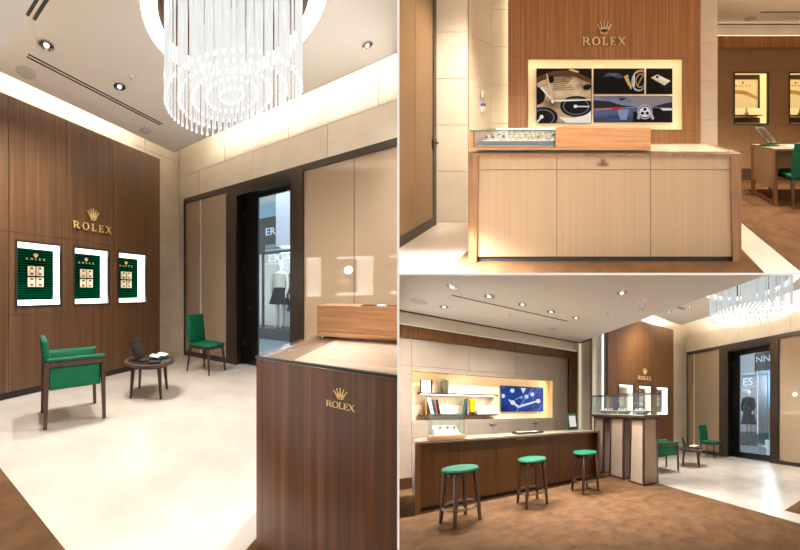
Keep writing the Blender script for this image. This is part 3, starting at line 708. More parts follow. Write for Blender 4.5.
# four screens
def screen(room, org, a0, a1, z0, z1, label, draw, mats, th=.02, cat='screen', name='wall_screen', group=None):
    t = thing(name, label, cat, room, (org[0] + (a0 + a1) / 2, org[1], z0), group)
    MB(room, org).box(a0, a1, 0, th, z0, z1).build('housing', M_BLACK, t, flat=True)
    q = MB(room, org); q.box(a0 + .006, a1 - .006, -.003, .001, z0 + .006, z1 - .006); draw(q, a0, a1, z0, z1)
    q.build('picture', mats, t, flat=True); return t
def clipd(lo, hi): return lambda v: max(lo, min(hi, v))
def E_(n, c, s=.62): return emis('picture_' + n, c, s)
def grad_pic(name, stops, scale=(1, 0, 1), nz=0., strength=.55):
    def b(nt, p):
        f = noise(nt, coords(nt, scale), 1, 3, .5)
        c = ramp(nt, f, stops); nt.links.new(c, p.inputs['Emission Color'])
    return mat('picture_' + name, (3, 3, 3), .5, emit=strength, spec=.1, build=b)
def poly_clip(q, pts, a0, a1, z0, z1, y0, y1):
    m = .008; P = list(pts)
    for ax, lim, sg in ((0, a0 + m, 1), (0, a1 - m, -1), (1, z0 + m, 1), (1, z1 - m, -1)):
        out = []
        for i in range(len(P)):
            A, Bq = P[i], P[(i + 1) % len(P)]; da, db = (A[ax] - lim) * sg, (Bq[ax] - lim) * sg
            if da >= 0: out.append(A)
            if da * db < 0: t = da / (da - db); out.append((A[0] + (Bq[0] - A[0]) * t, A[1] + (Bq[1] - A[1]) * t))
        P = out
        if len(P) < 3: return
    q.prism(P, y0, y1)
def ell(cx, cz, rx, rz, n=28, t0=0, t1=2 * PI, rot=0):
    return [(cx + rx * math.cos(t0 + (t1 - t0) * i / n) * math.cos(rot) - rz * math.sin(t0 + (t1 - t0) * i / n) * math.sin(rot), cz + rx * math.cos(t0 + (t1 - t0) * i / n) * math.sin(rot) + rz * math.sin(t0 + (t1 - t0) * i / n) * math.cos(rot)) for i in range(n)]
def painter(q, a0, a1, z0, z1):
    w_, h_ = a1 - a0, z1 - z0; lay = [0]
    X = lambda u: a0 + u * w_; Z = lambda v: z0 + v * h_
    def dep(): lay[0] += 1; return -.003 - .0006 * lay[0]
    def e(mi, u, v, ru, rv, rot=0): q.mi = mi; d = dep(); poly_clip(q, ell(X(u), Z(v), ru * w_, rv * h_, rot=rot), a0, a1, z0, z1, d - .0005, d)
    def p(mi, pts): q.mi = mi; d = dep(); poly_clip(q, [(X(u), Z(v)) for u, v in pts], a0, a1, z0, z1, d - .0005, d)
    def ln(mi, u0, v0, u1, v1, w0, w1=None):
        q.mi = mi; d = dep(); A = Vector((X(u0), Z(v0))); Bq = Vector((X(u1), Z(v1))); n = (Bq - A).normalized(); n = Vector((-n.y, n.x)); w0 *= h_; w1 = w0 if w1 is None else w1 * h_
        poly_clip(q, [tuple(A - n * w0 / 2), tuple(Bq - n * w1 / 2), tuple(Bq + n * w1 / 2), tuple(A + n * w0 / 2)], a0, a1, z0, z1, d - .0005, d)
    return e, p, ln
def pic_dial(q, a0, a1, z0, z1):
    e, p, ln = painter(q, a0, a1, z0, z1)
    p(1, [(0, 0), (1, 0), (1, .78), (.6, .9), (.25, .86), (0, .72)])               # gold dial
    p(5, [(0, .74), (.3, .84), (.65, .86), (1, .72), (1, .80), (.65, .97), (.3, .95), (0, .84)])
    p(4, [(.58, .97), (.75, .92), (.78, .94), (.62, 1.0)])
    e(2, .27, .80, .05, .07); e(2, .92, .66, .08, .05, .3)
    p(3, [(.4, .12), (.55, 0), (1, 0), (1, .24), (.7, .10)])
    e(2, .02, .5, .14, .16); e(2, .12, .11, .27, .19); e(6, .12, .11, .21, .15); e(2, .12, .11, .19, .13)
    e(2, .72, .31, .29, .19); e(6, .72, .31, .24, .155); e(2, .72, .31, .22, .14)
    for k in range(5): ln(7, .30, .60 + .035 * k, .68 - .02 * k, .62 + .035 * k, .012)
    ln(3, .09, .65, .29, .42, .035, .02); ln(4, .19, .90, .29, .42, .018, .04); ln(3, .30, .41, 1, .43, .035, .02); ln(4, .56, .68, .68, .80, .03)
    ln(3, .71, .31, .96, .305, .02); e(3, .71, .31, .035, .03); ln(3, .10, .12, .0, .0, .03); e(3, .10, .12, .035, .035); e(7, .30, .38, .05, .06); e(3, .30, .40, .03, .035)
DIALM = [E_('black', (16, 11, 10)), grad_pic('gold', [(.32, (104, 70, 46)), (.6, (214, 178, 138)), (.75, (240, 214, 178))], (2.5, 1, 5)), E_('dark', (18, 18, 22)), E_('pale', (242, 230, 214)), E_('rose', (226, 176, 128)), E_('bronze', (92, 58, 36)), E_('greyring', (112, 108, 112)), E_('umber', (96, 74, 60))]
OB = (0, 3.832, 0)
screen(B, OB, -1.143, -.296, 1.221, 2.064, 'square wall screen showing a gold dial close up with black subdials', pic_dial, DIALM)
def pic_hand(q, a0, a1, z0, z1):
    e, p, ln = painter(q, a0, a1, z0, z1)
    p(1, [(.18, .66), (.30, .84), (.5, .80), (.62, .66), (.5, .60), (.35, .70)]); p(2, [(.25, .76), (.42, .82), (.54, .76), (.4, .72)])
    p(3, [(.6, .68), (.68, .76), (.70, .55), (.76, .30), (.74, .16), (.66, .42)])
    e(4, .90, .52, .15, .42, -.15); e(5, .91, .52, .13, .36, -.15); e(3, .93, .52, .10, .28, -.15); e(5, .93, .52, .085, .24, -.15); ln(6, .80, .30, .80, .72, .05); ln(3, .82, .8, .97, .95, .05); ln(3, .86, .3, .98, .75, .03)
screen(B, OB, -.269, .509, 1.672, 2.064, 'wide dark wall screen showing a hand and a watch, top row', pic_hand, [E_('black', (16, 11, 10)), E_('slate', (62, 66, 84)), E_('slate2', (88, 92, 112)), E_('goldp', (196, 156, 98)), E_('steel', (176, 172, 170)), E_('night', (24, 20, 20)), E_('silver', (220, 216, 212))])
def pic_card(q, a0, a1, z0, z1):
    e, p, ln = painter(q, a0, a1, z0, z1)
    p(1, [(.18, .64), (.70, .34), (.92, .52), (.42, .76)]); p(2, [(.30, .68), (.42, .76), (.92, .52), (.84, .45)]); p(3, [(.18, .64), (.68, .34), (.70, .29), (.18, .60)]); e(4, .42, .67, .06, .05)
screen(B, OB, .540, .942, 1.669, 2.064, 'small wall screen showing a pale gold clasp on black', pic_card, [E_('black', (16, 11, 10)), E_('blush', (226, 194, 166)), E_('blush2', (240, 218, 196)), E_('bronze', (92, 58, 36)), E_('dark', (18, 18, 22))])
def pic_road(q, a0, a1, z0, z1):
    e, p, ln = painter(q, a0, a1, z0, z1)
    p(1, [(0, .55), (1, .55), (1, 1), (0, 1)]); p(2, [(.45, 1), (1, 1), (1, .8), (.75, .62), (.55, .7)]); p(3, [(0, .85), (.2, .8), (.35, .66), (.55, .60), (0, .52)]); p(3, [(1, .78), (.9, .72), (.74, .58), (1, .55)]); p(4, [(.3, .9), (.42, .94), (.36, .82)])
    p(5, [(0, .52), (.6, .56), (.5, 0), (0, 0)]); p(6, [(.3, .5), (.45, .5), (.42, .1), (.34, .1)]); p(7, [(0, .52), (.24, .56), (.24, .5), (0, .47)]); p(8, [(.23, .52), (.27, .59), (.34, .58), (.37, .5), (.3, .47)]); p(4, [(.5, .4), (.8, .52), (1, .44), (1, 0), (.5, 0)]); p(9, [(.84, .54), (1, .54), (1, .46), (.88, .45)])
    e(10, .65, .40, .095, .28); e(4, .65, .40, .08, .235); e(9, .65, .40, .07, .20); e(4, .62, .35, .022, .06); e(4, .68, .35, .022, .06); e(4, .65, .50, .022, .06); p(10, [(.57, .44), (.55, .14), (.58, .12), (.60, .3)]); p(10, [(.73, .44), (.77, .14), (.74, .10), (.71, .3)])
screen(B, OB, -.269, .942, 1.236, 1.639, 'wide wall screen showing a red car on a road and a watch', pic_road, [E_('black', (16, 11, 10)), grad_pic('sky', [(.3, (70, 80, 106)), (.7, (160, 162, 180))], (1.5, 1, 3)), E_('dusk', (140, 122, 124)), E_('hill', (44, 40, 44)), E_('dark', (18, 18, 22)), grad_pic('road', [(.3, (34, 38, 58)), (.7, (92, 100, 132))], (1.2, 1, 6)), E_('glare', (128, 140, 170)), E_('streak', (196, 110, 110)), E_('car', (190, 40, 44)), E_('silver', (206, 202, 200)), E_('steel', (150, 142, 132))])
# counter
oc = (0, 2.28, 0)
t = thing('sales_counter', 'long pale sales counter with walnut frame below the wall screens', 'counter', B, oc)
M = lambda: MB(B, oc)
M().prism([(-1.301, .0), (-1.228, .0), (-1.208, .972), (-1.208, 1.0), (-1.301, 1.0)], 0, .71).build('end_frame', M_FRAMEW, t, flat=True)
M().prism([(1.19, .0), (1.19, 1.0), (1.09, 1.0), (1.09, .972), (1.113, .0)], 0, .71).build('end_frame', M_FRAMEW, t, flat=True)
M().box(-1.208, 1.09, 0, .71, .972, 1.0).build('top_frame', M_FRAMEW, t, flat=True)
for x0, x1 in ((-1.224, -.499), (-.495, .360), (.364, 1.108)):
    M().box(x0, x1, .012, .03, .052, .846).build('front_panel', M_TAUPEB, t, flat=True)
    M().box(max(x0, -1.21), min(x1, 1.093), .012, .03, .851, .97).build('drawer_front', M_TAUPEB, t, flat=True)
M().box(-1.2, 1.08, .03, .70, .05, .97).build('body', M_LEG, t, flat=True)
M().box(-1.24, 1.12, .02, .69, 0, .05).build('plinth', M_BLACKM, t, flat=True)
M().box(-1.22, 1.11, .06, .65, 1.0005, 1.004).build('inset', mat('sand_veneer', rough=.5), t)
M().box(-1.303, 1.193, -.003, .713, 1.006, 1.016).build('glass_top', M_GTOP, t)
M().box(-1.303, 1.193, -.0045, -.003, 1.0095, 1.016).build('glass_edge', mat('dark_glass_edge', (22, 40, 38), .2), t)
wordmark(B, t, oc, 0, -.125, -.018, .888, .022, .917, .034, .03, mat('brown_print', (128, 96, 68), .5), .006, .011)
# vitrine on the counter
ov = (0, 2.295, 1.018)
t = thing('vitrine', 'long oiled wood and glass vitrine standing on the pale sales counter', 'display case', B, ov)
M = lambda: MB(B, ov)
M().box(-1.30, .366, 0, .46, .008, .036).build('base', M_WOODH, t)
M().box(-.51, .366, 0, .46, .036, .215, .002).build('wood_box', M_WOODH, t, flat=True)
M().box(-1.30, -1.262, 0, .46, .036, .186).build('end_panel', M_WOODH, t)
M().box(-1.262, -.51, .004, .010, .04, .186).build('glass_front', M_GLASS, t)
q = M(); q.box(-1.262, -.51, -.001, .004, .036, .043); q.box(-1.262, -1.256, -.001, .004, .036, .186); q.box(-.517, -.51, -.001, .004, .036, .186); q.build('edge_trim', M_BRONZE, t, flat=True)
M().box(-1.262, -.51, .45, .456, .04, .186).build('glass_back', M_GLASS, t)
M().box(-1.30, -.51, -.002, .46, .186, .194).build('glass_lid', M_GLASS, t)
M().box(-1.30, -.51, -.004, -.002, .186, .194).build('glass_edge', M_GEDGE, t)
M().box(-1.26, -.512, .012, .448, .0362, .042).build('liner', M_CREAM, t)
for x in (-1.25, .3): M().lathe([(.02, 0), (.02, .008)], 12, (x, .1)).build('foot', M_BLACK, t)
M().box(-1.25, -.52, .434, .444, .178, .185).build('led_strip', emis('added_vitrine_led', (255, 232, 196), 3), t)  # LED added to brighten the watches inside
tr = thing('watch_tray', 'long bronze tray of watches inside the glass vitrine', 'tray', B, (-.9, 2.42, 1.061))
MB(B, (-.89, 2.42, 1.061)).hexa([(-.30, -.06, 0), (.32, -.06, 0), (.32, .2, 0), (-.30, .2, 0)], [(-.355, -.075, .044), (.355, -.075, .044), (.355, .215, .044), (-.355, .215, .044)], .004).build('dish', mat('bronze_tray', (96, 72, 48), .35, .3), tr)
MB(B, (-.89, 2.42, 1.061)).box(-.335, .335, -.058, .2, .0441, .047).build('cloth', M_PAPER, tr)
for k in range(12):
    for r in range(2):
        x = -.30 + .6 * k / 11 + random.uniform(-.012, .012); y = .01 + .13 * r; hh = random.uniform(.045, .065) + .012 * r
        p = (-.89 + x, 2.42 + y, 1.1082)
        wt = thing('watch', 'small watch on a cream cuff standing in the tray of the glass vitrine', 'watch', B, p, 'watches in the glass vitrine')
        q = MB(B, p, random.uniform(-.4, .4)); q.lathe([(.014, 0), (.02, hh * .5), (.016, hh)], 10, sy=.7); q.build('cuff', M_CREAM, wt)
        q = MB(B, p, random.uniform(-.4, .4)); q.disc(0, hh * .62, .013, .013, -.021, -.013, 14); q.build('dial', random.choice([M_CHROME, M_GOLD, M_BLACK]), wt)
# wall devices on the stone return
q = thing('wall_sensor', 'white rounded wall sensor on the stone return, upper of two', 'wall sensor', B, (-1.815, 3.5, 1.585))
MB(B, (-1.812, 3.46, 1.585), -NEG).box(0, .085, -.03, 0, 0, .095, .018, 3).build('housing', M_PAPER, q); MB(B, (-1.812, 3.46, 1.585), -NEG).disc(.042, .03, .016, .016, -.034, -.029, 14).build('lens', M_GREYM, q)
q = thing('card_reader', 'white card reader with blue cap on the stone return, lower of two', 'card reader', B, (-1.815, 3.5, 1.385))
MB(B, (-1.812, 3.46, 1.385), -NEG).box(0, .10, -.035, 0, 0, .085, .012, 3).build('housing', M_PAPER, q); MB(B, (-1.812, 3.46, 1.385), -NEG).box(.01, .09, -.04, 0, .09, .13, .008).build('blue_cap', M_LBLUE, q)
solo(MB(B, (0, 3.74, 0)).box(-1.545, -1.537, 0, .02, .05, 3.2).build('light_strip', emis('edge_led_B', (255, 236, 190), 2.2)), 'vertical light strip between stone and amber walnut wall', 'light strip')
# alcove
oa = (0, 5.2, 0)
WN = [(2.575, 3.262), (3.72, 4.41)]
grid_wall(B, 'wall_alcove', oa, 0, [2.235, 2.922, 3.62, 4.5, 5.5], [.237, 1.145, 2.262, 2.744], [M_TAUPEW, M_SEAM], holes=[(x0, x1, 1.175, 2.222) for x0, x1 in WN])
q = MB(B, oa); q.box(1.6, 5.5, -.04, .04, 2.744, 2.985); q.box(1.6, 2.235, -.02, .04, 0, 2.744)
struct(q.build('trim_alcove', M_WOODB, flat=True)); struct(MB(B, oa).box(2.235, 5.5, -.01, .04, 0, .237).build('baseboard_alcove', M_LEG, flat=True))
struct(MB(B, oa).box(1.6, 5.5, .03, .08, 2.985, 3.5).build('wall_alcove_band', M_STONE, flat=True))
solo(MB(B, oa).box(1.6, 5.5, -.03, -.01, 2.985, 2.995).build('cove_light', emis('cove_led_B2', (255, 226, 176), 3)), 'light strip on the wood ledge above the alcove showcases', 'light strip')
struct(MB(B).box(1.6, 5.5, 5.165, 5.215, 3.228, 3.27).build('ceiling_gap_shade', M_SEAM, flat=True))  # dark box stands in for the shade of the ceiling gap
slab(B, 'wall_alcove_side', 5.5, 5.6, 1, 5.3, 0, 3.3, M_STONE)
for k, (x0, x1) in enumerate(WN):
    lb = ('warm lit showcase in the alcove wall beside the pilaster', 'warm lit showcase in the alcove wall, cut off by the picture edge')[k]
    t = thing('showcase', lb, 'showcase', B, ((x0 + x1) / 2, 5.2, 1.17), 'alcove showcases')
    M = lambda: MB(B, oa); z0, z1 = 1.175, 2.222; e = .018; d = .3
    q = M(); q.box(x0 - e, x1 + e, -.012, .03, z0 - e, z0); q.box(x0 - e, x1 + e, -.012, .03, z1, z1 + e); q.box(x0 - e, x0, -.012, .03, z0, z1); q.box(x1, x1 + e, -.012, .03, z0, z1); q.build('frame', M_BRONZE, t, flat=True)
    q = M(); q.box(x0 - .02, x1 + .16, .03, d, z0 - .01, z0); q.box(x0 - .02, x1 + .16, .03, d, z1, z1 + .01); q.box(x0 - .03, x0 - .02, .03, d, z0, z1); q.box(x1 + .15, x1 + .16, .03, d, z0, z1); q.box(x0 - .02, x1 + .15, d, d + .01, z0, z1); q.build('glowing_lining', mat('warm_glow_lining', (250, 232, 190), .6, emit=.3, ecol=(255, 228, 176)), t, flat=True)  # lining given its own glow to stand in for showcase lighting
    M().box(x0 + .0, x0 + .64, d - .06, d - .03, z0 + .32, z1 - .10).build('back_panel', mat('cream_glow_panel', (246, 224, 172), .5, emit=.25, ecol=(255, 226, 160)), t)  # panel material glows too, as if lit inside the showcase
    q = M(); q.box(x0 + .0, x0 + .66, d - .07, d - .06, z1 - .10, z1); q.box(x0 + .62, x0 + .66, d - .07, d - .05, z0 + .32, z1 - .1); q.box(x0, x0 + .66, d - .07, d - .05, z0, z0 + .12); q.build('panel_surround', M_LEG, t, flat=True)
    q = M(); pts = []
    for i in range(17):
        u = i / 16; pts.append((x0 + .01 + .60 * u, z0 + .60 + .05 * math.sin(u * PI * .9 + .3) - .10 * u * u))
    q.prism(pts + [(x, z + .085 - .02 * abs(i - 8) / 8) for i, (x, z) in reversed(list(enumerate(pts)))], d - .066, d - .0605); q.build('gold_band', M_GOLD, t)
    wordmark(B, t, oa, 0, x0 + .13, x0 + .46, z1 - .25, .035, z1 - .19, .05, .045, mat('brown_print', (128, 96, 68), .5), d - .066, d - .0605)
    M().lathe([(.30, .155 + z0), (.31, .165 + z0), (.31, .18 + z0)], 30, (x0 + .36, .16), 1, .4).build('plate', M_LEG, t)
    M().lathe([(.22, .12 + z0), (.24, .155 + z0)], 30, (x0 + .34, .18), 1, .4).build('stand', M_GREYT, t)
    wt = thing('watch', ('watch on a white cuff inside the showcase beside the pilaster', 'watch with green cuff inside the cut off alcove showcase')[k], 'watch', B, (x0 + .33, 5.36, z0 + .18))
    MB(B, (x0 + .33, 5.36, z0 + .181)).lathe([(.03, 0), (.045, .03), (.03, .05)], 14).build('cuff', (M_PAPER, mat('green_cuff', (40, 170, 90), .5))[k], wt)
    MB(B, (x0 + .33, 5.36, z0 + .181)).lathe([(.012, .05), (.02, .06), (.03, .10), (.02, .14)], 12, sy=.5).build('bracelet', M_CHROME, wt)
    solo(MB(B, oa).disc((2.50, 3.65)[k], 1.40, .011, .011, -.006, 0, 12).build('showcase_lock', M_BLACK), ('small round lock in the panel beside the pilaster', 'small round lock between the two alcove showcases')[k], 'lock')
# desk in the alcove
od = (2.44, 3.72, 0); t = thing('desk', 'taupe desk with walnut frame standing in the alcove', 'desk', B, od); M = lambda: MB(B, od)
q = M(); q.box(0, .04, 0, .06, 0, .815); q.box(0, .04, .58, .64, 0, .815); q.box(0, .04, .06, .58, 0, .045); q.build('end_frame', M_FRAMEW, t, flat=True)
q = M(); q.box(1.36, 1.40, 0, .06, 0, .815); q.box(1.36, 1.40, .58, .64, 0, .815); q.box(1.36, 1.40, .06, .58, 0, .045); q.build('end_frame', M_FRAMEW, t, flat=True)
M().box(.008, .03, .06, .58, .24, .815).build('end_panel', M_TAUPED, t, flat=True)
M().box(0, 1.40, 0, .64, .815, .845).build('top', mat('desk_top_taupe', (132, 116, 98), .5), t); M().box(.04, 1.36, .54, .56, .35, .815).build('modesty_panel', M_TAUPED, t)
tb = thing('tablet', 'black tablet on an angled stand at the alcove desk corner', 'tablet', B, (2.52, 4.1, .845)); o2 = (2.50, 4.12, .845)
MB(B, o2, .25).hexa([(-.02, -.12, .03), (.19, -.12, .03), (.19, -.10, .03), (-.02, -.10, .03)], [(-.14, .02, .31), (.06, .02, .31), (.06, .04, .31), (-.14, .04, .31)], .003).build('body', M_BLACKM, tb)
MB(B, o2, .25).hexa([(.0, -.116, .055), (.165, -.116, .055), (.165, -.105, .055), (.0, -.105, .055)], [(-.105, .004, .285), (.045, .004, .285), (.045, .015, .285), (-.105, .015, .285)]).build('screen', grad_pic('tabletpic', [(.42, (196, 176, 140)), (.58, (120, 72, 30))], (6, 6, 3)), tb)
MB(B, o2, .25).box(.0, .2, -.14, .06, 0, .02, .005).build('stand', M_GREENF, tb)
solo(MB(B, (2.86, 3.9, .846)).box(0, .35, -.1, .2, 0, .006).build('paper_sheet', M_PAPER), 'white sheet lying on the alcove desk', 'paper')
side_chair(B, (2.79, 3.83, 0), math.radians(97), 'green chair pulled up to the alcove desk')
vent(B, (2.729, 4.59, 3.24), (4.4, 4.56, 3.24), .07, 'slot vent in the alcove ceiling above the desk', 1)
speaker(B, (2.732, 4.896, 3.24), 'round speaker in the alcove ceiling before the showcases', None, .12)
for x, y in ((-1.1, 2.75), (0, 2.75), (1.0, 2.75), (-.7, 1.5), (.7, 1.5), (2.3, 2.2)):
    lamp(B, (x, y, 3.24), 'recessed ceiling lamp above the sales counter room', 'recessed lamps above the sales counter', power=.45 if y < 2 else 1.)
for x, y in ((2.5, 3.85), (3.5, 3.85)): lamp(B, (x, y, 3.24), 'added ceiling lamp out of view above the alcove desk', 'added lamps above the alcove desk', power=2.7)  # both lamps added out of view to brighten the alcove

# ================================================================== room C: the bar desk with stools, lobby behind
C = RC; WC = 'behind the three bar stools'
floor_set(C, 4.04, 8.06, 5.5, -2.2)
struct(MB(C).box(4.40, 7.0, -2, 1.395, 0, .006).build('floor_mat_area', M_CARPET, flat=True))
lobby(C, WC, dict(aD=7.96, bW=5.2, bS=5.47, H=4.05, g0=3.875, aE=6.97, bE=4.97, F=11.16, ab=4.6, wood=M_WOODC, woodtop=3.94,
    seams=[4.249, 4.55, 5.268, 6.005, 6.908], win=[(4.625, 5.165), (5.372, 5.90), (6.11, 6.665)], z0=1.285, z1=2.10, pin=.07, pout=.01,
    sx=(5.31, 5.86), sz=2.27, fl=5.449, ft=3.41, pl0=4.284, pl1=4.002, pr0=2.864, pr1=2.665, dg0=3.74, dg1=2.93, dt=3.05, mull=1.6,
    lowj=(5.0, 3.7, 2.4, 1.1, -.2), upj=(4.35, 3.05, 1.75, .45), stripe=5.17, dot=(2.31, 1.82),
    ch=(5.79, 2.48), ringR=.9, cho=(0, 0), chR=.74, chz=3.36))
HG = 3.214
slab(C, 'ceiling_low', -2.2, 3.86, -2.5, 5.905, HG, HG + .05, M_CEILG)
slab(C, 'ceiling_fascia', 3.83, 3.87, -2.5, 5.9, HG + .05, 4.72, M_CEILG)
on = (0, 5.936, 0)
grid_wall(C, 'wall_taupe_upper', on, 0, [-2.2, -.74, .218, 1.178, 2.142, 3.114, 3.517], [2.24, 2.745], [M_TAUPE, M_SEAM])
grid_wall(C, 'wall_taupe', on, 0, [-2.2, -.74, .218, 3.114, 3.517], [1.14, 2.24], [M_TAUPE, M_SEAM], holes=[(.225, 3.10, 1.232, 2.146)])
q = grid_wall(C, 'wall_cabinets', on, 0, [-2.2, -.74, .218, .70, 1.178, 1.66, 2.142, 2.63, 3.114, 3.517], [.20, 1.14], [M_TAUPE, M_SEAM])
for x in (.66, .74, 1.62, 1.70, 2.59, 2.67): MB(C, on).box(x - .03, x + .03, -.018, 0, 1.105, 1.118).build('cabinet_handle', M_BRONZE, q)
q = MB(C, on); q.box(-2.2, 3.78, -.045, .04, 2.745, 2.957); q.box(3.517, 3.78, -.045, .04, 0, 2.745); struct(q.build('trim_walnut', M_WOODC, flat=True))
struct(MB(C, on).box(-2.2, 3.517, -.01, .04, 0, .20).build('baseboard_walnut_bar', M_LEG, flat=True))
struct(MB(C, on).box(-2.2, 3.95, .02, .07, 2.957, 3.6).build('wall_stone_band', M_STONE, flat=True))
solo(MB(C, on).box(-2.0, 3.78, -.03, -.01, 2.957, 2.967).build('cove_light', emis('cove_led_C2', (250, 240, 210), .7)), 'light strip on the walnut ledge above the lit shelf recess', 'light strip')
grid_wall(C, 'wall_pier_return', (3.902, 5.96, 0), NEG, [0.0, .562], JS, [M_STONE, M_JOINT], gap=.005, back=.12)
grid_wall(C, 'wall_pier', (0, 5.39, 0), 0, [3.902, 4.249], JS + [4.7], [M_STONE, M_JOINT], gap=.005, back=.12)
struct(MB(C, on).box(3.78, 3.902, -.004, .05, 0, 3.3).build('wall_stone_strip', M_STONE, flat=True))
solo(MB(C).box(4.222, 4.240, 5.372, 5.389, .02, 4.3).build('light_strip', emis('edge_led_C', (255, 248, 232), 2.6)), 'vertical light strip on the stone pier beside the walnut wall', 'light strip')
solo(MB(C).box(3.86, 3.895, 5.915, 5.93, .02, 3.2).build('light_strip', emis('edge_led_C2', (250, 244, 210), .45)), 'vertical light strip in the stone corner beside the bar wall', 'light strip')
q = MB(C); q.box(-2.2, 3.90, 5.90, 5.95, HG - .012, HG + .03); q.box(3.862, 3.902, 5.39, 5.95, HG - .012, HG + .03)
struct(q.build('ceiling_gap_shade', M_SEAM, flat=True))  # dark boxes laid along the ceiling gap as its shadow line
# recess with shelves
q = MB(C, on); a0, a1, z0, z1, d = .19, 3.14, 1.20, 2.18, .31
q.box(a0, a1, d, d + .02, z0, z1); q.box(a0, a0 + .01, .05, d, z0, z1); q.box(a1 - .01, a1, .05, d, z0, z1); q.box(a0, a1, .05, d, z0, z0 + .032); q.box(a0, a1, .05, d, z1 - .01, z1)
struct(q.build('wall_shelf_recess', mat('recess_cream_c', (246, 226, 196), .7), flat=True))
GLc = emis('recess_led_C', (255, 228, 182), 11)
for nm, bx in (('top edge', (a0 + .03, a1 - .03, z1 - .03, z1 - .012)), ('edge above the tall frame', (a0 + .012, a0 + .026, z0 + .06, z1 - .04)), ('edge past the blue screen', (a1 - .026, a1 - .012, z0 + .06, z1 - .04))):
    solo(MB(C, on).box(bx[0], bx[1], .055, .075, bx[2], bx[3]).build('recess_light', GLc), 'warm light strip of the shelf recess, ' + nm, 'light strip')
def shelf(z, label, a1=1.775):
    t = thing('display_shelf', label, 'shelf', C, (1.0, 6.1, z - .028))
    MB(C, on).box(.319, a1, .064, d, z - .028, z).build('board', M_LEG, t, flat=True)
    return t
t = shelf(1.762, 'upper thin walnut shelf in the lit recess')
MB(C, on).box(.36, 1.72, .10, .16, 1.728, 1.734).build('led_strip', emis('shelf_led', (255, 244, 224), 7), t)
shelf(1.335, 'lower thin walnut shelf in the lit recess')
Y1, Y2 = 1.762, 1.335
def item(name, label, cat, a, b, h, group=None): return thing(name, label, cat, C, (a, b, h), group)
t = item('photo_frame', 'cream picture in a black sided frame on the upper shelf', 'picture frame', .45, 6.1, Y1); q = MB(C, (.356, 6.1, Y1)); q.box(0, .022, -.02, .02, 0, .25); q.build('side_bar', M_BLACK, t); q = MB(C, (.356, 6.1, Y1)); q.box(.178, .20, -.02, .02, 0, .25); q.build('side_bar', M_BLACK, t); MB(C, (.356, 6.1, Y1)).box(.022, .178, -.012, .015, 0, .24).build('picture', M_CREAM, t)
t = item('vase', 'smoky dark glass vase on the upper shelf', 'vase', .767, 6.1, Y1); MB(C, (.767, 6.1, Y1)).lathe([(.055, 0), (.068, .06), (.074, .14), (.07, .22), (.062, .275), (.052, .275), (.058, .2), (.055, .02)], 24, caps=False).build('body', M_SMOKE, t); MB(C, (.767, 6.1, Y1)).ring(.057, .006, .275, 24).build('lip', M_SMOKE, t)
solo(MB(C, (.96, 6.02, Y1)).prism([(0, 0), (.46, 0), (.40, .07), (.33, .115), (.08, .125), (.04, .10), (.03, .05)], .02, .19).build('folded_brochure', M_PAPER), 'white folded brochure standing arched on the upper shelf', 'brochure')
def lean(name, label, x, w_, h_, tilt, m, cat='book', th=.02):
    t = item(name, label, cat, x, 6.1, Y2)
    q = MB(C, (x, 6.02, Y2)); s_ = math.tan(tilt) * h_
    q.hexa([(0, 0, 0), (th, 0, 0), (th, w_, 0), (0, w_, 0)], [(-s_, 0, h_), (th - s_, 0, h_), (th - s_, w_, h_), (-s_, w_, h_)], .002).build('cover', m, t)
    q = MB(C, (x, 6.02, Y2)); q.hexa([(.003, .004, .002), (th - .003, .004, .002), (th - .003, w_ + .002, .002), (.003, w_ + .002, .002)], [(.003 - s_, .004, h_ - .003), (th - .003 - s_, .004, h_ - .003), (th - .003 - s_, w_ + .002, h_ - .003), (.003 - s_, w_ + .002, h_ - .003)]).build('pages', M_PAPER, t)
lean('magazine', 'broad white magazine leaning on the lower shelf beside the dark book', .53, .17, .33, .20, M_PAPER, 'magazine', .05)
lean('book', 'thin tan book leaning behind the white magazine', .44, .17, .31, .03, mat('tan_cover', (160, 120, 70), .6))
lean('book', 'teal book leaning on the lower shelf beside the red one', .60, .17, .30, .20, M_TEAL)
lean('book', 'red book leaning between teal and black covers', .63, .17, .29, .20, M_RED)
lean('book', 'black book leaning beside the red book', .665, .17, .30, .18, M_BLACKM, th=.03)
lean('book', 'teal upright book beside the yellow vase', 1.10, .17, .33, -.12, M_TEAL)
lean('book', 'black upright book between teal book and yellow vase', 1.135, .17, .33, -.05, M_BLACKM)
t = item('vase', 'yellow glass vase with dark foot on the lower shelf', 'vase', 1.27, 6.08, Y2); MB(C, (1.27, 6.08, Y2)).lathe([(.055, .05), (.06, .12), (.075, .32), (.066, .32), (.05, .12)], 20, caps=False).build('body', M_YGLASS, t); MB(C, (1.27, 6.08, Y2)).lathe([(.06, 0), (.052, .06)], 20).build('foot', M_BLACK, t)
t = item('gift_box', 'long flat white box lying on the lower shelf end', 'box', 1.55, 6.1, Y2); MB(C, (1.36, 6.03, Y2)).box(0, .38, 0, .18, 0, .065, .004).build('base', M_PAPER, t); MB(C, (1.36, 6.03, Y2)).box(-.004, .384, -.004, .184, .06, .10, .004).build('lid', M_PAPER, t)
solo(MB(C, (.72, 6.03, Y2)).box(0, .34, 0, .16, 0, .022, .004).build('catalogue', M_GREYM), 'grey catalogue lying flat between the leaning books', 'book')
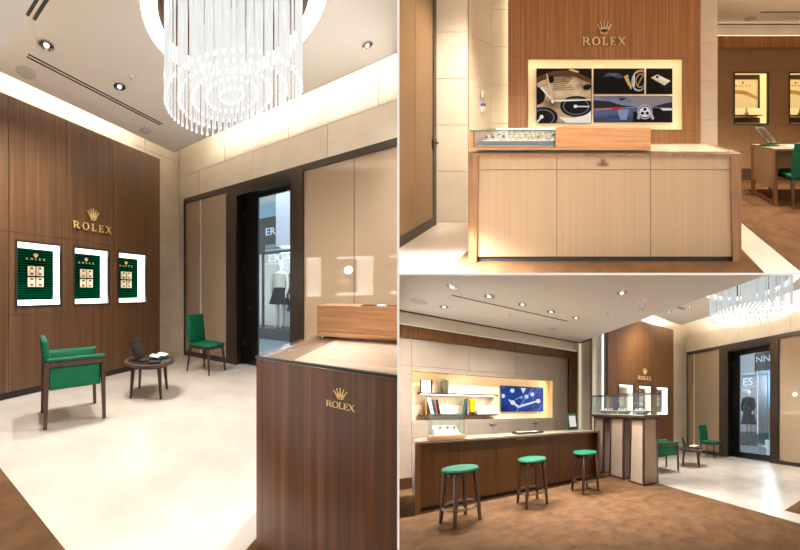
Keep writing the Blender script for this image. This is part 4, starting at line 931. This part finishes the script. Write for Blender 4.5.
def pic_blue(q, a0, a1, z0, z1):
    e, p, ln = painter(q, a0, a1, z0, z1)
    e(1, .45, .35, .62, .9); e(2, .45, .35, .56, .82); e(1, .88, .5, .16, .5, -.3); e(2, .86, .5, .12, .45, -.3)
    for u, v in ((.03, .60), (.24, .82), (.71, .70), (.57, .60)): e(3, u, v, .055, .09); e(4, u, v, .042, .07)
    p(4, [(.43, .94), (.56, .94), (.49, .72)]); e(3, .45, .56, .03, .05); ln(3, .30, .47, .47, .62, .03)
    ln(4, .16, .46, .40, .16, .05, .09); e(4, .25, .35, .055, .09); ln(4, .36, .18, .86, .44, .09, .06); e(4, .86, .43, .055, .09); ln(3, .32, 0, .72, .95, .03, .02)
screen(C, (0, 6.19, 0), 1.905, 2.95, 1.39, 1.99, 'blue screen showing a watch dial in the lit recess', pic_blue, [grad_pic('bluebase', [(.35, (8, 22, 84)), (.7, (22, 70, 172))], (3, 1, 3)), E_('blue1', (46, 110, 196)), grad_pic('blue2', [(.3, (8, 26, 100)), (.7, (26, 78, 178))], (3, 1, 3)), E_('blue3', (140, 180, 236)), E_('blue4', (226, 236, 252))], th=.055)
# bar desk
ob = (.2, 4.37, 0); t = thing('bar_desk', 'long walnut bar desk with glass top behind the stools', 'desk', C, ob); M = lambda: MB(C, ob)
M().box(0, .06, 0, .75, 0, .97).build('end_panel', M_FRAMEW, t, flat=True); M().box(3.10, 3.16, 0, .75, 0, .97).build('end_panel', M_FRAMEW, t, flat=True)
M().box(0, 3.16, 0, .75, .965, .985).build('top_frame', M_FRAMEW, t, flat=True)
q = M()
for x0, x1 in ((.06, 1.10), (1.104, 2.15), (2.154, 3.10)): q.box(x0, x1, .105, .125, .06, .965)
q.build('front_panel', M_WOODC, t, flat=True); M().box(.06, 3.10, .125, .72, .06, .9).build('body', M_LEG, t, flat=True); M().box(.06, 3.10, .13, .70, 0, .06).build('plinth', M_BLACKM, t, flat=True)
M().box(.03, 3.13, .05, .70, .9855, .99).build('inset', mat('grey_veneer', (166, 156, 144), .5), t)
M().box(-.002, 3.162, -.002, .752, .991, 1.003).build('glass_top', M_GTOP, t); M().box(-.002, 3.162, -.0035, -.002, .991, 1.003).build('glass_edge', M_GEDGE, t)
wordmark(C, t, ob, 0, 1.43, 1.59, .915, .026, .945, .045, .035, M_GOLD, .098, .1045)
# glass case on the desk
og = (.405, 4.52, 1.003); t = thing('glass_case', 'small glass case on a wooden base standing on the bar desk', 'display case', C, og); M = lambda: MB(C, og, .04)
M().box(-.02, .45, -.03, .33, .0, .05, .002).build('base', M_WOODH, t)
q = M()
for x0, x1, y0, y1 in ((0, .006, 0, .30), (.424, .43, 0, .30), (.006, .424, 0, .006), (.006, .424, .294, .30)): q.box(x0, x1, y0, y1, .05, .365)
q.box(0, .43, 0, .30, .365, .371); q.build('glass_panes', M_GLASS, t, flat=True)
q = M()
for x in (0, .425):
    for y in (-.002, .297): q.box(x, x + .005, y, y + .005, .05, .371)
for y in (-.002, .297): q.box(0, .43, y, y + .005, .366, .373)
for x in (0, .425): q.box(x, x + .005, 0, .3, .366, .373)
q.build('glass_edges', M_GEDGE, t, flat=True)
tr = thing('watch_tray', 'white sloping tray inside the small glass case', 'tray', C, (og[0] + .2, og[1] + .15, og[2] + .05))
M().hexa([(.06, .02, .052), (.37, .02, .052), (.37, .25, .052), (.06, .25, .052)], [(.06, .02, .075), (.37, .02, .075), (.34, .25, .19), (.03, .25, .19)], .004).build('cushion', M_PAPER, tr)
M().box(.04, .39, .01, .27, .0502, .06).build('foot', M_GREYM, tr)
for k in range(3):
    x = .10 + .095 * k; y = .13; p = room_pt(og, .04, x, y, .134)
    wt = thing('watch', ('first', 'second', 'third')[k] + ' watch on the white tray, counted from the desk end', 'watch', C, p, 'watches in the small glass case')
    MB(C, p, .04).box(0, .055, 0, .03, .0, .06, .008).build('cuff', M_CREAM, wt); q = MB(C, p, .04); q.disc(.027, .035, .02, .02, -.008, 0, 16); q.build('dial', M_CHROME, wt)
op = (1.70, 4.60, 1.003); t = thing('leather_tray', 'black leather presentation tray lying on the bar desk', 'tray', C, op)
q = MB(C, op); q.box(0, .50, 0, .02, 0, .035, .003); q.box(0, .50, .28, .30, 0, .035, .003); q.box(0, .02, .02, .28, 0, .035, .003); q.box(.48, .50, .02, .28, 0, .035, .003); q.box(.02, .48, .02, .28, 0, .012); q.build('rim', M_BLACKM, t, flat=True)
MB(C, op).box(.03, .47, .03, .27, .012, .026, .006).build('pad', mat('pale_pad', (196, 188, 178), .8), t)
of = (2.93, 4.93, 1.003); t = thing('framed_tablet', 'green framed tablet standing on the far desk end', 'tablet', C, of)
MB(C, of, .1).hexa([(0, 0, 0), (.26, 0, 0), (.26, .03, 0), (0, .03, 0)], [(0, .06, .35), (.26, .06, .35), (.26, .085, .35), (0, .085, .35)], .004).build('frame', M_GREENF, t)
MB(C, of, .1).hexa([(.02, -.004, .03), (.24, -.004, .03), (.24, .01, .03), (.02, .01, .03)], [(.02, .05, .325), (.24, .05, .325), (.24, .065, .325), (.02, .065, .325)]).build('bezel', M_BLACK, t)
MB(C, of, .1).hexa([(.042, -.006, .06), (.218, -.006, .06), (.218, .0, .06), (.042, .0, .06)], [(.042, .040, .30), (.218, .040, .30), (.218, .05, .30), (.042, .05, .30)]).build('screen', emis('pale_screen', (214, 208, 200), .75), t)
MB(C, of, .1).box(.08, .18, .05, .14, 0, .02, .003).build('stand', M_BLACK, t)
# stools
def stool(org, yaw, label, h=.705):
    t = thing('bar_stool', label, 'stool', C, org, 'green bar stools at the walnut desk'); M = lambda: MB(C, org, yaw)
    for sx in (-1, 1):
        for sy in (-1, 1): M().leg((sx * .165, sy * .165, 0), (sx * .125, sy * .125, h - .055), .032, .05).build('leg', M_LEG, t)
    M().lathe([(.155, h - .10), (.16, h - .06), (.17, h - .052)], 32).build('apron', M_LEG, t)
    M().lathe([(.165, h - .055), (.205, h - .045), (.215, h - .025), (.205, h - .006), (.15, h), (.001, h + .003)], 40, caps=False).build('seat', M_GREEN, t)
    M().ring(.205, .008, .20, 36, 8).ring(.205, .008, .222, 36, 8).build('foot_ring', mat('brushed_steel', (176, 166, 150), .3, 1), t)
stool((.655, 3.80, 0), math.radians(20), 'green topped bar stool closest to the desk end with the glass case')
stool((1.645, 3.84, 0), math.radians(2), 'green topped bar stool standing between the other two stools')
stool((2.645, 3.875, 0), math.radians(3), 'green topped bar stool closest to the display pedestals')
# display pedestals and glass vitrine
for k, (b0, b1) in enumerate(((3.425, 3.83), (3.985, 4.45), (4.645, 5.06))):
    o = (3.665, b0, 0); t = thing('display_pedestal', ('taupe and walnut pedestal nearest the lobby chairs, first of three', 'taupe and walnut pedestal, middle of three under the vitrine', 'taupe and walnut pedestal beside the bar desk end')[k], 'pedestal', C, o, 'pedestals under the vitrine')
    M = lambda: MB(C, o); w0, w1, L = .0, .025, b1 - b0; A_, e = .42, .042
    P = lambda x, y, z: (x + (w1 * (1 - 2 * x / A_) if 1 else 0) * z / 1.25, y + w1 * (1 - 2 * y / L) * z / 1.25, z)
    def shaft(q, x0, x1, y0, y1, z0, z1): return q.hexa([P(x0, y0, z0), P(x1, y0, z0), P(x1, y1, z0), P(x0, y1, z0)], [P(x0, y0, z1), P(x1, y0, z1), P(x1, y1, z1), P(x0, y1, z1)])
    for x in (0, A_ - e):
        for y in (0, L - e): shaft(M(), x, x + e, y, y + e, .0, 1.25).build('corner_post', M_LEG, t, flat=True)
    q = M(); shaft(q, e, A_ - e, .004, .02, .04, 1.25); q.build('side_panel', M_TAUPED, t, flat=True)
    q = M(); shaft(q, .004, .02, e, L - e, .04, 1.25); q.build('side_panel', M_TAUPED, t, flat=True)
    q = M(); shaft(q, A_ - .02, A_ - .004, e, L - e, .04, 1.25); shaft(q, e, A_ - e, L - .02, L - .004, .04, 1.25); q.build('back_panels', M_TAUPED, t, flat=True)
    q = M(); shaft(q, e, A_ - e, 0, .02, 0, .04); shaft(q, 0, .02, e, L - e, 0, .04); q.build('base_rail', M_LEG, t, flat=True)
    q = M(); shaft(q, e, A_ - e, e, L - e, 1.20, 1.25); q.build('top_board', M_LEG, t, flat=True)
ov = (3.62, 3.38, 1.252); t = thing('vitrine', 'long glass vitrine with dark rim standing on the three pedestals', 'display case', C, ov); M = lambda: MB(C, ov)
M().box(.03, .47, .03, 1.64, 0, .03).build('shadow_gap', M_BLACKM, t); M().box(0, .49, 0, 1.66, .03, .078, .003).build('deck', M_LEG, t, flat=True)
q = M()
for x0, x1, y0, y1 in ((0, .006, 0, 1.66), (.484, .49, 0, 1.66), (.006, .484, 0, .006), (.006, .484, 1.654, 1.66)): q.box(x0, x1, y0, y1, .078, .49)
q.build('glass_panes', M_GLASS, t, flat=True)
q = M(); q.box(-.004, .494, -.004, .02, .485, .505); q.box(-.004, .494, 1.64, 1.664, .485, .505); q.box(-.004, .02, .02, 1.64, .485, .505); q.box(.47, .494, .02, 1.64, .485, .505); q.build('rim', M_BRONZE, t, flat=True)
M().box(.02, .47, .02, 1.64, .488, .494).build('glass_lid', M_GLASS, t); M().box(.02, .47, .02, 1.64, .0781, .086).build('liner', M_PAPER, t)
for k in range(3):
    y = .30 + .53 * k; o = (3.62 + .245, 3.38 + y, 1.252 + .0862); tr = thing('display_dish', ('grey dish of watches in the vitrine, closest to the lobby chairs', 'grey dish of watches in the middle of the vitrine', 'grey dish of watches in the vitrine end by the bar desk')[k], 'tray', C, o, 'dishes in the vitrine')
    MB(C, o).lathe([(.10, 0), (.12, .01), (.22, .075), (.20, .075)], 28, sy=.95).build('dish', M_GREYT, tr)
    MB(C, o).lathe([(.19, .0752), (.18, .08), (.001, .085)], 24, caps=False).build('cloth', M_PAPER, tr)
    for m in range(4):
        an = m * PI / 2 + .5; p = (o[0] + .1 * math.cos(an), o[1] + .1 * math.sin(an), o[2] + .083)
        wt = thing('watch', 'small watch on a white cuff in a grey dish of the long vitrine', 'watch', C, p, 'watches in the long vitrine')
        MB(C, p).lathe([(.02, 0), (.026, .02), (.02, .04)], 12).build('cuff', M_PAPER, wt); MB(C, p).lathe([(.014, .04), (.014, .047)], 14).build('dial', M_CHROME, wt)
armchair(C, (5.03, 4.12, 0), math.radians(-19), 'green armchair partly hidden behind the taupe display pedestals')
coffee_table(C, (6.03, 4.0, 0), math.radians(-53), 'low walnut side table with tablet ' + WC, WC)
side_chair(C, (7.48, 4.29, 0), math.radians(-88), 'green armless chair beside the dark glass door ' + WC)
# ceiling fittings
for k, (x, y) in enumerate(((.634, 4.322), (1.145, 4.332), (1.68, 4.326), (2.214, 4.335), (2.74, 4.325))):
    lamp(C, (x, y, HG), ('first', 'second', 'third', 'fourth', 'fifth')[k] + ' recessed lamp in the row over the bar desk, from the glass case end', 'lamps over the bar desk', .075)
lamp(C, (.648, 5.244, HG), 'recessed lamp near the cove above the shelf recess', None, .07, power=.3)
lamp(C, (2.706, 2.977, HG), 'recessed lamp in the low ceiling beside the domed camera', None, .08)
for x, y in ((.3, 2.6), (1.5, 2.6), (.8, 1.3), (2.4, 1.3)): lamp(C, (x, y, HG), 'recessed lamp in the low ceiling over the open carpet', 'lamps over the open carpet')
lamp(C, (5.765, 4.484, 4.05), 'recessed lamp in the raised ceiling beside the short slot vent', None, .06)
lamp(C, (5.9, 3.95, 4.05), 'recessed lamp in the raised ceiling near the chandelier of the bar room', None, .05)
vent(C, (.668, 4.644, HG), (2.752, 4.607, HG), .06, 'long slot vent in the grey ceiling beside the row of lamps', 1)
vent(C, (5.35, 4.13, 4.05), (5.95, 4.13, 4.05), .12, 'short slot vent in the raised ceiling before the walnut wall', 2)
speaker(C, (.293, 5.251, HG), 'grey ceiling speaker near the cove at the glass case end', 'speakers over the bar desk', .12)
speaker(C, (2.737, 5.263, HG), 'grey ceiling speaker near the cove above the blue screen', 'speakers over the bar desk', .10)
detector(C, (1.669, 4.911, HG), 'white smoke detector between slot vent and cove')
detector(C, (3.084, 3.773, HG), 'small flat detector near the raised ceiling edge', .04)
t = thing('dome_camera', 'white domed ceiling camera near the raised ceiling edge', 'security camera', C, (3.16, 3.0, HG))
MB(C, (3.16, 3.0, HG)).lathe([(.075, .0), (.075, -.05), (.06, -.06)], 24).build('base', M_WHITE, t); MB(C, (3.16, 3.0, HG)).lathe([(.06, -.06), (.062, -.10), (.045, -.14), (.001, -.155)], 24, caps=False).build('dome', mat('white_dome', (244, 244, 246), .2), t)
# across the arcade
F = 11.16
solo(MB(C, (F, 0, 0), NEG).box(-6.2, -4.545, -.02, .1, 2.86, 4.2).build('hanging_panel', M_LILAC), 'grey lilac wall panel above the far shop window behind the bar room door', 'panel')
sg = thing('shop_fascia', 'black fascia with pale letters seen through the door behind the stools', 'sign', C, (F, 3.9, 2.93)); MB(C, (F, 0, 0), NEG).box(-4.54, -2.6, .0, .1, 2.93, 4.0).build('board', M_BLACK, sg)
MB(C, (F, 0, 0), NEG).text('NN', .34, -4.52, 3.26, -.01, mirror=False).build('lettering', mat('pale_letters', (190, 205, 220), .4, emit=.4), sg)
sw = thing('shop_window', 'blue lit shop window with lettering seen through the door behind the stools', 'shop window', C, (F, 4.9, 0))
MB(C, (F, 0, 0), NEG).box(-6.4, -4.43, -.02, .9, -.05, .467).build('plinth', M_BLACK, sw); MB(C, (F, 0, 0), NEG).box(-6.4, -4.43, .85, .89, .467, 2.86).build('back_wall', M_LILAC, sw); MB(C, (F, 0, 0), NEG).box(-4.47, -4.43, .0, .04, .467, 2.86).build('frame', M_CHROME, sw)
MB(C, (F, 0, 0), NEG).text('ES', .42, -5.02, 2.40, .0).box(-5.1, -4.46, -.004, .0, 2.33, 2.345).text('ORS', .15, -5.05, 2.16, .0).build('lettering', mat('white_lettering', (235, 240, 245), .4, emit=.5), sw)
mannequin(C, (F + .45, 4.98, .47), math.radians(180), 'mannequin in long black dress in the blue lit shop window', (M_DRESS, M_DRESS, .35), 1.75)
solo(MB(C, (F + .3, 0, 0), NEG).box(-4.16, -3.98, -.05, .1, .62, 1.5).build('wood_column', M_WOODH), 'short wooden column beyond the door, beside a green plant', 'column')
t = thing('potted_plant', 'small green plant before the wooden column beyond the door', 'plant', C, (F - .1, 4.02, -.01)); MB(C, (F - .1, 4.02, -.01)).lathe([(.10, 0), (.13, .30), (.12, .30)], 16).build('pot', M_WHITE, t)
q = MB(C, (F - .1, 4.02, .28))
for k in range(26):
    an = k * 2.4; r = .05 + .10 * (k % 5) / 5; z = .12 + .02 * k
    q.prism([(r * math.cos(an), r * math.sin(an) - .03), (r * math.cos(an) + .08 * math.cos(an), r * math.sin(an) + .08 * math.sin(an)), (r * math.cos(an), r * math.sin(an) + .03)], z, z + .004, 'xy')
q.tube([(0, 0, 0), (.01, 0, .4)], .012); q.build('leaves', M_LEAF, t)
prune()
